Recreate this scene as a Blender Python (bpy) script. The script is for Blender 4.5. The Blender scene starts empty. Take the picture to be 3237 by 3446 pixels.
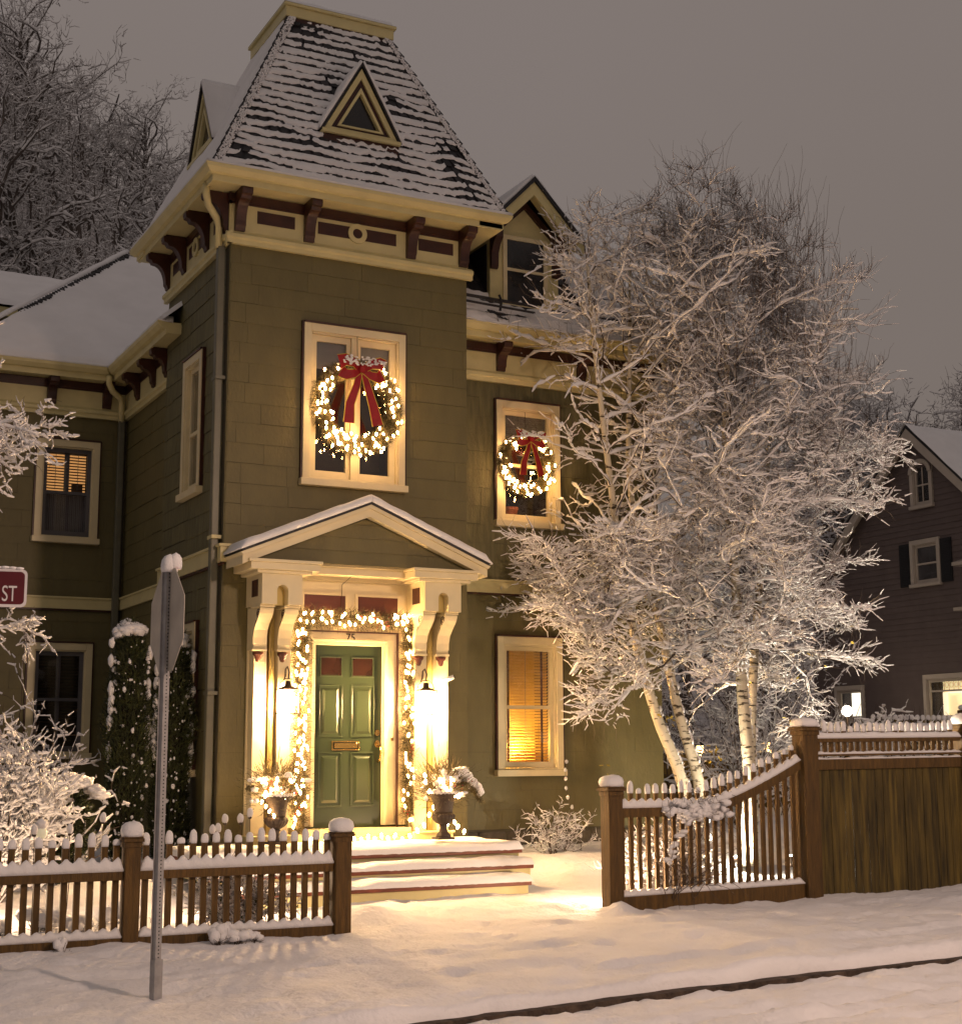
import bpy, math, random
import numpy as np
from mathutils import Vector, Matrix, noise
random.seed(7)
rng = np.random.default_rng(7)
sc = bpy.context.scene
COL = sc.collection
PI = math.pi

# ------------------------------------------------------------------ camera, sky, light, exposure
F_PX, YAW, PITCH, ROLL = 5014.0, 0.47738, 0.159586, -0.003365
CAM = Vector((-5.183, -16.5, 1.55))
fw = Vector((math.sin(YAW) * math.cos(PITCH), math.cos(YAW) * math.cos(PITCH), math.sin(PITCH)))
rt = Vector((math.cos(YAW), -math.sin(YAW), 0)); up = rt.cross(fw)
r2 = rt * math.cos(ROLL) + up * math.sin(ROLL); u2 = up * math.cos(ROLL) - rt * math.sin(ROLL)
cam = bpy.data.objects.new('camera', bpy.data.cameras.new('camera')); COL.objects.link(cam)
cam.matrix_world = Matrix(((r2.x, u2.x, -fw.x, CAM.x), (r2.y, u2.y, -fw.y, CAM.y), (r2.z, u2.z, -fw.z, CAM.z), (0, 0, 0, 1)))
cam.data.sensor_fit = 'HORIZONTAL'; cam.data.sensor_width = 36; cam.data.lens = 36 * F_PX / 3237
cam.data.clip_start = .1; cam.data.clip_end = 600
sc.camera = cam

world = bpy.data.worlds.new('World'); sc.world = world; world.use_nodes = True
wn = world.node_tree; bg = wn.nodes['Background']
SKY_STRENGTH = 1.0
STREET_W = 4600      # the street lamp's power
tc = wn.nodes.new('ShaderNodeTexCoord'); sp = wn.nodes.new('ShaderNodeSeparateXYZ'); wr = wn.nodes.new('ShaderNodeValToRGB')
wn.links.new(tc.outputs['Generated'], sp.inputs[0]); cn = wn.nodes.new('ShaderNodeTexNoise'); cn.inputs['Scale'].default_value = 2.2; cn.inputs['Detail'].default_value = 5; wn.links.new(tc.outputs['Generated'], cn.inputs['Vector'])
ma = wn.nodes.new('ShaderNodeMath'); ma.operation = 'MULTIPLY_ADD'; ma.inputs[1].default_value = .42; wn.links.new(cn.outputs['Fac'], ma.inputs[0]); sb = wn.nodes.new('ShaderNodeMath'); sb.operation = 'SUBTRACT'; sb.inputs[1].default_value = .21; wn.links.new(sp.outputs['Z'], sb.inputs[0]); wn.links.new(sb.outputs[0], ma.inputs[2]); wn.links.new(ma.outputs[0], wr.inputs[0]); wn.links.new(wr.outputs[0], bg.inputs['Color'])
wr.color_ramp.elements[0].position = 0.0; wr.color_ramp.elements[0].color = (.178, .146, .126, 1)      # town glow on low cloud
wr.color_ramp.elements[1].position = 0.75; wr.color_ramp.elements[1].color = (.240, .204, .194, 1)
bg.inputs['Strength'].default_value = SKY_STRENGTH

sun = bpy.data.objects.new('overcast_night_sun', bpy.data.lights.new('overcast_night_sun', 'SUN')); COL.objects.link(sun)
sun.data.energy = .06; sun.data.angle = math.radians(25); sun.data.color = (1, .8, .62)
sun.rotation_euler = (math.radians(52), 0, math.radians(-12))

sc.view_settings.view_transform = 'Standard'; sc.view_settings.look = 'None'
sc.view_settings.exposure = 0; sc.view_settings.gamma = 1; sc.view_settings.use_curve_mapping = False
sc.render.engine = 'CYCLES'
sc.cycles.use_denoising = True
sc.cycles.max_bounces = 5; sc.cycles.diffuse_bounces = 3; sc.cycles.glossy_bounces = 2; sc.cycles.transmission_bounces = 3
sc.cycles.transparent_max_bounces = 12; sc.cycles.sample_clamp_indirect = 3; sc.cycles.caustics_reflective = False; sc.cycles.caustics_refractive = False

# ------------------------------------------------------------------ materials
MATS = {}
def mat(name, col, rough=.7, var=.12, scale=3, bump=.0, bscale=40, metal=0, emit=None, estr=0, rnd=0, stretch=None, spec=.4, trans=0):
    if name in MATS: return MATS[name]
    m = bpy.data.materials.new(name); m.use_nodes = True; nt = m.node_tree; b = nt.nodes['Principled BSDF']
    b.inputs['Roughness'].default_value = rough; b.inputs['Metallic'].default_value = metal
    b.inputs['Specular IOR Level'].default_value = spec
    t = nt.nodes.new('ShaderNodeTexCoord'); mp = nt.nodes.new('ShaderNodeMapping'); nt.links.new(t.outputs['Object'], mp.inputs[0])
    if stretch: mp.inputs['Scale'].default_value = stretch
    n = nt.nodes.new('ShaderNodeTexNoise'); n.inputs['Scale'].default_value = scale; n.inputs['Detail'].default_value = 5
    nt.links.new(mp.outputs[0], n.inputs['Vector'])
    r = nt.nodes.new('ShaderNodeValToRGB'); nt.links.new(n.outputs['Fac'], r.inputs[0])
    r.color_ramp.elements[0].position = .32; r.color_ramp.elements[1].position = .68
    r.color_ramp.elements[0].color = tuple(max(0, c * (1 - var)) for c in col) + (1,)
    r.color_ramp.elements[1].color = tuple(min(1, c * (1 + var)) for c in col) + (1,)
    out = r.outputs[0]
    if rnd:
        oi = nt.nodes.new('ShaderNodeObjectInfo'); mr = nt.nodes.new('ShaderNodeMapRange')
        mr.inputs['To Min'].default_value = 1 - rnd; mr.inputs['To Max'].default_value = 1 + rnd
        nt.links.new(oi.outputs['Random'], mr.inputs[0])
        hs = nt.nodes.new('ShaderNodeHueSaturation'); nt.links.new(out, hs.inputs['Color']); nt.links.new(mr.outputs[0], hs.inputs['Value']); out = hs.outputs[0]
    nt.links.new(out, b.inputs['Base Color'])
    if bump:
        n2 = nt.nodes.new('ShaderNodeTexNoise'); n2.inputs['Scale'].default_value = bscale; n2.inputs['Detail'].default_value = 6
        nt.links.new(mp.outputs[0], n2.inputs['Vector'])
        bp = nt.nodes.new('ShaderNodeBump'); bp.inputs['Strength'].default_value = bump; bp.inputs['Distance'].default_value = .02
        nt.links.new(n2.outputs['Fac'], bp.inputs['Height']); nt.links.new(bp.outputs[0], b.inputs['Normal'])
    if emit:
        b.inputs['Emission Color'].default_value = tuple(emit) + (1,); b.inputs['Emission Strength'].default_value = estr
        m.cycles.emission_sampling = 'NONE'
    if trans:
        tr = nt.nodes.new('ShaderNodeBsdfTranslucent'); nt.links.new(out, tr.inputs[0]); mx = nt.nodes.new('ShaderNodeMixShader')
        mx.inputs[0].default_value = trans; o = nt.nodes['Material Output']
        nt.links.new(b.outputs[0], mx.inputs[1]); nt.links.new(tr.outputs[0], mx.inputs[2]); nt.links.new(mx.outputs[0], o.inputs[0])
    MATS[name] = m; return m
def glass_mat(name, tint=(1, 1, 1), fac=.14):
    if name in MATS: return MATS[name]
    m = bpy.data.materials.new(name); m.use_nodes = True; nt = m.node_tree; nt.nodes.remove(nt.nodes['Principled BSDF'])
    a = nt.nodes.new('ShaderNodeBsdfTransparent'); a.inputs[0].default_value = tuple(tint) + (1,)
    g = nt.nodes.new('ShaderNodeBsdfGlossy'); g.inputs['Roughness'].default_value = .04
    fr = nt.nodes.new('ShaderNodeLayerWeight'); pw = nt.nodes.new('ShaderNodeMath'); pw.operation = 'POWER'; pw.inputs[1].default_value = 3.5; nt.links.new(fr.outputs['Facing'], pw.inputs[0])
    ad = nt.nodes.new('ShaderNodeMath'); ad.operation = 'MULTIPLY_ADD'; ad.inputs[1].default_value = .8; ad.inputs[2].default_value = fac * .5; nt.links.new(pw.outputs[0], ad.inputs[0])
    mx = nt.nodes.new('ShaderNodeMixShader'); nt.links.new(ad.outputs[0], mx.inputs[0]); nt.links.new(a.outputs[0], mx.inputs[1]); nt.links.new(g.outputs[0], mx.inputs[2])
    nt.links.new(mx.outputs[0], nt.nodes['Material Output'].inputs[0]); MATS[name] = m; return m

SNOW = mat('snow', (.80, .79, .80), .75, .04, 2, .35, 60, spec=.2)
SNOWF = mat('snow_on_ground', (.79, .78, .80), .8, .06, 1.2, .9, 16, spec=.2)
SIDING = mat('olive_shingle_paint', (.126, .106, .040), .55, .08, 5, .3, 30, rnd=.035, stretch=(1, 1, .5))
SIDEW = mat('olive_shingle_weathered', (.130, .116, .050), .6, .22, 3.5, .5, 26, rnd=.08, stretch=(6, 6, .8))
SIDECORE = mat('olive_wall', (.07, .06, .035), .8)
CREAM = mat('cream_paint', (.62, .54, .27), .45, .07, 4, .12, 18)
WHITE = mat('ivory_paint', (.70, .60, .37), .4, .05, 4, .08, 18)
BROWN = mat('oxblood_paint', (.046, .015, .009), .4, .25, 6, .15, 20)
REDP = mat('mahogany_panel', (.085, .020, .008), .35, .25, 3, .1, 20, stretch=(.3, 1, 3))
GREEN = mat('green_door_paint', (.025, .037, .016), .28, .08, 3, .03, 15, spec=.5)
BRASS = mat('polished_brass', (.75, .50, .16), .22, .08, 8, metal=1)
IRON = mat('dark_bronze_metal', (.05, .035, .025), .4, .2, 9, metal=.7)
SLATE = mat('dark_slate', (.022, .021, .024), .6, .35, 7, .3, 40)
GUTPIPE = mat('olive_downspout_paint', (.13, .125, .085), .4, .1, 5)
GLASS = glass_mat('window_glass')
DARKIN = mat('dark_room', (.035, .028, .025), .9)
BLINDDK = mat('dim_roller_blind', (.20, .19, .17), .8, .1, 5)
WOOD = mat('stained_cedar', (.100, .052, .010), .62, .35, 7, .5, 30, rnd=.14, stretch=(5, 5, .55))
BOARD = mat('weathered_cedar_board', (.080, .054, .010), .68, .6, 3, .5, 30, rnd=.28, stretch=(7, 7, .6))
BARK = mat('dark_bark', (.060, .044, .032), .85, .35, 12, .4, 40)
TWIG = mat('brown_twig', (.090, .062, .044), .85, .3, 6)
HILLTWIG = mat('hazed_hill_twig', (.19, .16, .145), .9, .2, 2); HILLBARK = mat('hazed_hill_bark', (.105, .086, .075), .9, .3, 3)  # paler twig and bark for background trees, haze put into the colour
BIRCHTWIG = mat('birch_twig', (.125, .090, .066), .85, .3, 4)
NEEDLE = mat('fir_needles', (.075, .060, .022), .6, .5, 9)
YEW = mat('dark_evergreen', (.034, .042, .012), .7, .6, 5)
STONE = mat('foundation_stone', (.10, .085, .06), .9, .4, 5, .6, 12)
NBWALL = mat('plum_grey_clapboard', (.125, .096, .091), .7, .08, 3, rnd=.05)
NBTRIM = mat('pale_trim', (.48, .42, .36), .5, .05, 4)

# ------------------------------------------------------------------ mesh builder
class MB:
    def __init__(s): s.v = []; s.f = []
    def poly(s, pts):
        b = len(s.v); s.v += [tuple(p) for p in pts]; s.f.append(tuple(range(b, b + len(pts)))); return s
    def box(s, x0, x1, y0, y1, z0, z1):
        b = len(s.v)
        s.v += [(x0, y0, z0), (x1, y0, z0), (x1, y1, z0), (x0, y1, z0), (x0, y0, z1), (x1, y0, z1), (x1, y1, z1), (x0, y1, z1)]
        s.f += [tuple(b + i for i in q) for q in ((0, 3, 2, 1), (4, 5, 6, 7), (0, 1, 5, 4), (1, 2, 6, 5), (2, 3, 7, 6), (3, 0, 4, 7))]; return s
    def hexa(s, p):     # 8 points: bottom loop, top loop
        b = len(s.v); s.v += [tuple(q) for q in p]
        s.f += [tuple(b + i for i in q) for q in ((0, 3, 2, 1), (4, 5, 6, 7), (0, 1, 5, 4), (1, 2, 6, 5), (2, 3, 7, 6), (3, 0, 4, 7))]; return s
    def prism(s, a, c):  # two matching loops
        b = len(s.v); n = len(a); s.v += [tuple(q) for q in a] + [tuple(q) for q in c]
        s.f.append(tuple(b + i for i in range(n))[::-1]); s.f.append(tuple(b + n + i for i in range(n)))
        for i in range(n): j = (i + 1) % n; s.f.append((b + i, b + j, b + n + j, b + n + i))
        return s
    def rings(s, rs, cap=True):
        b = len(s.v); n = len(rs[0])
        for r in rs: s.v += [tuple(q) for q in r]
        for k in range(len(rs) - 1):
            for i in range(n):
                j = (i + 1) % n; s.f.append((b + k * n + i, b + k * n + j, b + (k + 1) * n + j, b + (k + 1) * n + i))
        if cap: s.f.append(tuple(b + i for i in range(n))[::-1]); s.f.append(tuple(b + (len(rs) - 1) * n + i for i in range(n)))
        return s
    def tube(s, pts, r, n=6, cap=True):
        pts = [Vector(p) for p in pts]; rr = r if isinstance(r, (list, tuple)) else [r] * len(pts); rs = []
        for i, p in enumerate(pts):
            d = (pts[min(i + 1, len(pts) - 1)] - pts[max(i - 1, 0)]).normalized()
            a = d.cross(Vector((0, 0, 1)) if abs(d.z) < .9 else Vector((1, 0, 0))).normalized(); c = d.cross(a)
            rs.append([p + (a * math.cos(t) + c * math.sin(t)) * rr[i] for t in [2 * PI * k / n for k in range(n)]])
        return s.rings(rs, cap)
    def lathe(s, cx, cy, prof, n=16, sq=None):
        rs = []
        for r, z in prof:
            rs.append([(cx + r * math.cos(2 * PI * k / n) * (sq[0] if sq else 1), cy + r * math.sin(2 * PI * k / n) * (sq[1] if sq else 1), z) for k in range(n)])
        return s.rings(rs)
    def blob(s, c, r, amp=.18, seed=0, sub=1):
        V, Fc = ICO[sub]; b = len(s.v); c = Vector(c)
        for q in V:
            k = 1 + amp * noise.noise(q * 1.7 + Vector((seed * 3.1, seed * 1.7, seed)))
            s.v.append((c.x + q.x * r[0] * k, c.y + q.y * r[1] * k, c.z + q.z * r[2] * k))
        s.f += [tuple(b + i for i in f) for f in Fc]; return s
    def mesh(s, name):
        me = bpy.data.meshes.new(name); me.from_pydata(s.v, [], s.f); me.update(); return me
    def build(s, name, m, parent=None, smooth=False, bevel=0, kind=None, label=None):
        me = s.mesh(name); me.materials.append(m)
        if smooth: me.shade_smooth()
        o = bpy.data.objects.new(name, me); COL.objects.link(o)
        if parent: o.parent = parent
        if bevel:
            md = o.modifiers.new('b', 'BEVEL'); md.width = bevel; md.segments = 2; md.limit_method = 'ANGLE'
        if kind: o['kind'] = kind
        if label: o['label'] = label
        return o
def _ico():
    t = (1 + 5 ** .5) / 2
    v = [Vector(p).normalized() for p in ((-1, t, 0), (1, t, 0), (-1, -t, 0), (1, -t, 0), (0, -1, t), (0, 1, t), (0, -1, -t), (0, 1, -t), (t, 0, -1), (t, 0, 1), (-t, 0, -1), (-t, 0, 1))]
    f = [(0, 11, 5), (0, 5, 1), (0, 1, 7), (0, 7, 10), (0, 10, 11), (1, 5, 9), (5, 11, 4), (11, 10, 2), (10, 7, 6), (7, 1, 8), (3, 9, 4), (3, 4, 2), (3, 2, 6), (3, 6, 8), (3, 8, 9), (4, 9, 5), (2, 4, 11), (6, 2, 10), (8, 6, 7), (9, 8, 1)]
    out = {0: (v, f)}
    for k in (1, 2):
        v2 = list(out[k - 1][0]); f2 = []; c = {}
        def mid(a, b):
            q = (min(a, b), max(a, b))
            if q not in c: v2.append(((v2[a] + v2[b]) / 2).normalized()); c[q] = len(v2) - 1
            return c[q]
        for a, b, d in out[k - 1][1]:
            x, y, z = mid(a, b), mid(b, d), mid(d, a); f2 += [(a, x, z), (b, y, x), (d, z, y), (x, y, z)]
        out[k] = (v2, f2)
    return out
ICO = _ico()
def np_mesh(name, verts, faces, m, parent=None, smooth=False, kind=None):
    me = bpy.data.meshes.new(name); nv = len(verts); nf, k = faces.shape
    me.vertices.add(nv); me.vertices.foreach_set('co', verts.astype(np.float32).ravel())
    me.loops.add(nf * k); me.loops.foreach_set('vertex_index', faces.astype(np.int32).ravel())
    me.polygons.add(nf); me.polygons.foreach_set('loop_start', np.arange(0, nf * k, k, dtype=np.int32))
    if smooth: me.polygons.foreach_set('use_smooth', np.ones(nf, dtype=bool))
    me.update(calc_edges=True); me.materials.append(m)
    o = bpy.data.objects.new(name, me); COL.objects.link(o)
    if parent: o.parent = parent
    if kind: o['kind'] = kind
    return o
def thing(name, label, cat, loc=(0, 0, 0), rz=0, group=None):
    o = bpy.data.objects.new(name, None); COL.objects.link(o); o.location = loc; o.rotation_euler = (0, 0, rz); o.empty_display_size = .1
    o['label'] = label; o['category'] = cat
    if group: o['group'] = group
    return o
def copy_tree(o, parent=None):
    c = o.copy(); COL.objects.link(c); c.parent = parent
    for ch in list(o.children): copy_tree(ch, c)
    return c
def dup(o, label, loc, rz=0, sc_=1, group=None):
    c = copy_tree(o); c.location = loc; c.rotation_euler = (0, 0, rz); c.scale = (sc_,) * 3 if not isinstance(sc_, tuple) else sc_; c['label'] = label
    if group: c['group'] = group
    return c
def lamp(name, loc, e, col, r=.05, parent=None, spot=None):
    d = bpy.data.lights.new(name, 'SPOT' if spot else 'POINT'); d.energy = e; d.color = col; d.shadow_soft_size = r
    o = bpy.data.objects.new(name, d); COL.objects.link(o); o.location = loc
    if spot:
        d.spot_size = math.radians(spot[1]); d.spot_blend = spot[2]; o.rotation_euler = (Vector(spot[0]) - Vector(loc)).to_track_quat('-Z', 'Y').to_euler()
    if parent: o.parent = parent
    return o
WARM = (1, .60, .27)

# wall planes: u runs along the wall, d outward from it
class Pl:
    def __init__(s, kind, c): s.k = kind; s.c = c
    def p(s, u, z, d): return (u, s.c - d, z) if s.k == 'F' else (s.c - d, u, z)
    def box(s, mb, u0, u1, z0, z1, d0, d1):
        mb.hexa([s.p(u0, z0, d0), s.p(u1, z0, d0), s.p(u1, z0, d1), s.p(u0, z0, d1), s.p(u0, z1, d0), s.p(u1, z1, d0), s.p(u1, z1, d1), s.p(u0, z1, d1)]); return mb
    def ext(s, mb, prof, u0, u1):     # prof: (d, z) loop
        mb.prism([s.p(u0, z, d) for d, z in prof], [s.p(u1, z, d) for d, z in prof]); return mb
    def flat(s, mb, loop, d0, d1):    # loop: (u, z)
        mb.prism([s.p(u, z, d0) for u, z in loop], [s.p(u, z, d1) for u, z in loop]); return mb

def subtract(rc, holes):
    rs = [rc]
    for h in holes:
        n = []
        for (a, b, c, d) in rs:
            if h[0] >= b or h[1] <= a or h[2] >= d or h[3] <= c: n.append((a, b, c, d)); continue
            if a < h[0]: n.append((a, h[0], c, d))
            if h[1] < b: n.append((h[1], b, c, d))
            m0, m1 = max(a, h[0]), min(b, h[1])
            if c < h[2]: n.append((m0, m1, c, h[2]))
            if h[3] < d: n.append((m0, m1, h[3], d))
        rs = n
    return rs
def wall(pl, u0, u1, z0, z1, holes, parent, m=None, t=.12, name='wall'):
    mb = MB()
    for r in subtract((u0, u1, z0, z1), holes): pl.box(mb, r[0], r[1], r[2], r[3], -.02 - t, -.02)
    return mb.build(name, m or SIDECORE, parent)
def shingles(pl, u0, u1, z0, z1, holes, parent, m, wr_, single=True, course=.243, rag=.004, name='siding_shingle'):
    joined = MB(); z = z0; k = 0
    while z < z1 - .02:
        zt = min(z + course, z1); u = u0
        off = random.uniform(.2, 1) * wr_[0]
        while u < u1 - .004:
            w = off if u == u0 else random.uniform(*wr_)
            ue = min(u + w, u1)
            if u1 - ue < .05: ue = u1
            dz = random.uniform(-rag, rag)
            for (a, b, c, d) in subtract((u, ue - .003, z, zt), holes):
                if b - a < .01 or d - c < .02: continue
                lo = c + (dz if c == z else 0); mb = MB() if single else joined
                db = .013 + random.uniform(-.002, .002)
                mb.hexa([pl.p(a, lo, -.018), pl.p(b, lo, -.018), pl.p(b, lo, db - .02), pl.p(a, lo, db - .02),
                         pl.p(a, d, -.018), pl.p(b, d, -.018), pl.p(b, d, -.014), pl.p(a, d, -.014)])
                if single: mb.build(name, m, parent); k += 1
            u = ue
        z = zt
    if not single: joined.build(name, m, parent, kind='stuff')
    return k

# ------------------------------------------------------------------ ground
def ss(x, a, b):
    t = np.clip((x - a) / (b - a), 0, 1); return t * t * (3 - 2 * t)
def prof(y):
    return np.interp(y, [-30, -7.4, -3.6, -1.8, .6, 6, 14], [-.14, -.12, -.03, .0, .33, .42, .5])
def hill(x, y):
    a = (x + 5.18) / np.maximum(y + 16.5, 1); f = 1 - .80 * ss(a, .35, .50); y0 = 9 + 9 * ss(x, 8, 20)
    f = f + .42 * ss(a, .72, .9); return .62 * np.maximum(0, y - y0) * f * (1 - .35 * ss(y, 50, 110))
def gz(x, y): return prof(y) + .012 * (np.clip(x, -10, 14) - 1.5) + hill(x, y)
def gzf(x, y): return float(gz(np.array(float(x)), np.array(float(y))))
def fbm(x, y, seed, oct_=4):
    r = np.random.default_rng(seed); N = 256; tot = 0; amp = 1
    for o in range(oct_):
        g = r.random((N, N)); fx = x * 2 ** o + 1000; fy = y * 2 ** o + 1000
        xi = np.floor(fx).astype(int); yi = np.floor(fy).astype(int); tx = fx - xi; ty = fy - yi; tx = tx * tx * (3 - 2 * tx); ty = ty * ty * (3 - 2 * ty)
        a = g[xi % N, yi % N]; b = g[(xi + 1) % N, yi % N]; c = g[xi % N, (yi + 1) % N]; d = g[(xi + 1) % N, (yi + 1) % N]
        tot = tot + amp * ((a * (1 - tx) + b * tx) * (1 - ty) + (c * (1 - tx) + d * tx) * ty - .5); amp *= .5
    return tot
def grid(name, X, Y, Z, m, kind='structure', smooth=True):
    ny, nx = X.shape; v = np.stack([X.ravel(), Y.ravel(), Z.ravel()], 1); i = np.arange((ny - 1) * (nx - 1)); r = i // (nx - 1); c = i % (nx - 1); b = r * nx + c
    return np_mesh(name, v, np.stack([b, b + 1, b + nx + 1, b + nx], 1), m, smooth=smooth, kind=kind)
def yk(x): return -7.14 + .064 * (x + 1) + .03 * np.sin(x * .9)
xs = np.arange(-9, 13, .06); ts = np.concatenate([np.linspace(0, .35, 12), np.arange(.41, 12.5, .06)])
X, T = np.meshgrid(xs, ts); Y = yk(X) + T - (fbm(X * 4, X * 0, 7, 3) * .07 + .02) * np.exp(-T * 12)
edge = (fbm(X * 3, X * 0, 5) * .04 + fbm(X * 11, X * 0, 6, 2) * .02) * np.exp(-T * 9) - .012
Z = gz(X, Y) + .05 * fbm(X * .9, Y * 1.6, 1) + .040 * fbm(X * 2.4, Y * 3.8, 2) + .012 * fbm(X * 9, Y * 12, 3)
Z += np.exp(-((X - .55) / .38) ** 2 - ((Y + 3.1) / .5) ** 2) * .13 + np.exp(-((X + 1.85) / .3) ** 2 - ((Y + 3.6) / .3) ** 2) * .03 + np.exp(-((X - 2.93) / .14) ** 2 - ((Y + 3.75) / .16) ** 2) * .10
Z -= .14 * np.exp(-((X - 3.55) / .35) ** 2 - ((Y + .9) / .6) ** 2)
for _ in range(120):
    fx, fy = random.uniform(-3, 9), random.uniform(-7, -3.9); a = random.uniform(.06, .13)
    Z -= random.uniform(.015, .04) * np.exp(-((X - fx) / a) ** 2 - ((Y - fy) / (a * .8)) ** 2)
for k in range(26):    # trodden path along the pavement
    fx = -2.6 + k * .36; fy = -5.3 + .18 * (k % 2) + .1 * math.sin(k); Z -= .04 * np.exp(-((X - fx) / .13) ** 2 - ((Y - fy) / .07) ** 2)
for (sx, sy, ex, ey, n_) in ((1.1, -6.2, 1.5, -2.0, 13), (5.2, -5.6, 1.9, -2.3, 15)):
    for k in range(n_):
        s_ = k / (n_ - 1); fx = sx + (ex - sx) * s_ + .11 * (1 if k % 2 else -1); fy = sy + (ey - sy) * s_ + random.uniform(-.04, .04); Z -= .045 * np.exp(-((X - fx) / .065) ** 4 - ((Y - fy) / .13) ** 4) - .014 * np.exp(-((X - fx) / .13) ** 2 - ((Y - fy) / .2) ** 2)
# sunken line between verge and pavement on the right
ln = yk(X) + .62; msk = ss(X, .3, 1.5) * (fbm(X * 2.2, X * 0, 9, 2) > -.12)
Z -= .05 * msk * np.exp(-((Y - ln) / .035) ** 2) - .012 * fbm(X * 22, Y * 22, 41, 2) - .03 * ss(X, .3, 1.5) * np.exp(-((Y - ln - .12) / .09) ** 2)
Z -= .085 * np.exp(-(T / .045) ** 2) + edge
Z = np.where(T < .5, np.maximum(Z, gz(X, Y) - .035 - .09 * np.exp(-(T / .045) ** 2)), Z)
Z = np.where(T < .001, gz(X, Y) - .22, Z)
grid('snowy_ground', X, Y, Z, SNOWF)
xs = np.arange(-10, 16, .06); tt = np.concatenate([np.arange(0, 1.6, .045), np.arange(1.6, 6, .2), np.array([8, 14, 30.])])
X, T = np.meshgrid(xs, tt); Y = yk(X) - .085 + fbm(X * 3, X * 0 + 3, 15, 3) * .05 * np.exp(-T * 3) - T
Z = -.262 + .012 * (X - 1.5) + .03 * ss(T, 0, .08) + .028 * (fbm(X * 1.1, X * 0 + 8, 31, 3) + .3 * fbm(X * 7, X * 0, 33, 2)) * np.exp(-T * 5) + .012 + .05 * fbm(X * 1.4, Y * 5, 11) * ss(T, 0, .3) + .05 * fbm(X * 5, Y * 9, 12) + .02 * fbm(X * 14, Y * 22, 14) - .05 * np.exp(-((T - 1.15) / .11) ** 2) - .04 * np.exp(-((T - .82) / .08) ** 2) + .045 * np.exp(-((T - .5) / .16) ** 2) * (fbm(X * 1.7, X * 0, 17) + .5)
grid('snowy_road', X, Y, Z, SNOWF)
mb = MB()
for i in range(24):
    x0 = -9 + i; x1 = x0 + .997
    mb.hexa([(x0, float(yk(x0)) - .10, -.5), (x1, float(yk(x1)) - .10, -.5), (x1, float(yk(x1)) + .22, -.5), (x0, float(yk(x0)) + .22, -.5),
             (x0, float(yk(x0)) - .095, gzf(x0, -7.4) - .078), (x1, float(yk(x1)) - .095, gzf(x1, -7.4) - .078), (x1, float(yk(x1)) + .22, gzf(x1, -7.4) - .078), (x0, float(yk(x0)) + .22, gzf(x0, -7.4) - .078)])
mb.build('kerb', mat('dark_granite', (.060, .042, .030), .9, .6, 12, .8, 30), kind='structure')
mb = MB(); mb.poly([(-60, -60, -.33), (160, -60, -.33), (160, -7.0, -.33), (-60, -7.0, -.33)]); mb.build('road_bed', mat('wet_asphalt', (.03, .027, .025), .7), kind='structure')
xs = np.concatenate([np.arange(-60, -9, 3), np.arange(-9, 40, 1.2), np.arange(40, 260, 6)]); ys = np.concatenate([np.arange(-7, 6, .7), np.arange(6, 60, 1.5), np.arange(60, 260, 8)])
X, Y = np.meshgrid(xs, ys); Z = gz(X, Y) - .07 - .25 * ((X > -8.5) & (X < 12.5) & (Y < 3.6)) + .5 * fbm(X * .25, Y * .25, 21) * ss(Y, 12, 20) + .25 * fbm(X, Y, 22) * ss(Y, 12, 20)
grid('hillside', X, Y, Z, mat('wooded_snow', (.60, .57, .57), .85, .40, 1.3, .5, 3))

# ------------------------------------------------------------------ house
house = thing('house', 'olive shingled house with a steep roofed corner tower, cream trim and a green front door', 'house')
FT, LT = Pl('F', 0), Pl('L', 0); RW = Pl('F', .6); LW = Pl('F', 5.15); SW = Pl('L', .08)
WX = 3.16; TD = 2.7
W_t = (1.03, 2.19, 4.78, 6.60)      # tower front opening
W_tl = (1.02, 1.64, 4.76, 6.38)
W_tl2 = (1.0, 1.62, 1.35, 3.0)
W_ru = (3.97, 4.76, 4.56, 6.08); W_rl = (3.97, 4.76, 1.32, 2.93)
W_lu = (-1.10, -.38, 4.62, 5.95); W_ll = (-1.10, -.38, 1.55, 3.0)
D_o = (1.13, 2.0, .66, 2.80)
wall(FT, .0, WX, .3, 8.2, [W_t, D_o], house); wall(LT, .02, TD, .3, 8.2, [W_tl, W_tl2], house)
mb = MB(); mb.box(WX - .12, WX - .004, .15, 2.7, 3.0, 8.2); mb.box(.13, WX - .13, TD - .1, TD, 6, 8.2); mb.build('wall', SIDECORE, house)
wall(RW, WX - .1, 6.45, .3, 6.9, [W_ru, W_rl], house); wall(LW, -2.2, .3, .3, 6.9, [W_lu, W_ll], house); wall(SW, 2.6, 5.3, .3, 6.9, [], house)
mb = MB(); mb.box(6.33, 6.452, .75, 6, .3, 6.9); mb.build('wall', SIDECORE, house)
n = shingles(FT, .0, WX, .33, 3.70, [W_t, D_o, (.34, 2.86, .3, 3.62)], house, SIDING, (.5, 1.1))
n += shingles(FT, .0, WX, 3.93, 7.56, [(W_t[0] - .08, W_t[1] + .08, W_t[2] - .08, W_t[3] + .08)], house, SIDING, (.55, 1.2))
n += shingles(LT, .0, TD, 3.93, 7.56, [(W_tl[0] - .1, W_tl[1] + .1, W_tl[2] - .08, W_tl[3] + .1)], house, SIDEW, (.36, .62), rag=.014)
shingles(LT, .0, TD, .33, 3.70, [(W_tl2[0] - .1, W_tl2[1] + .1, W_tl2[2] - .08, W_tl2[3] + .1)], house, SIDEW, (.2, .4), single=False, rag=.014)
shingles(RW, WX + .02, 6.45, .57, 3.58, [(W_rl[0] - .1, W_rl[1] + .1, W_rl[2] - .08, W_rl[3] + .1)], house, SIDING, (.5, 1.0), single=False)
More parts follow.
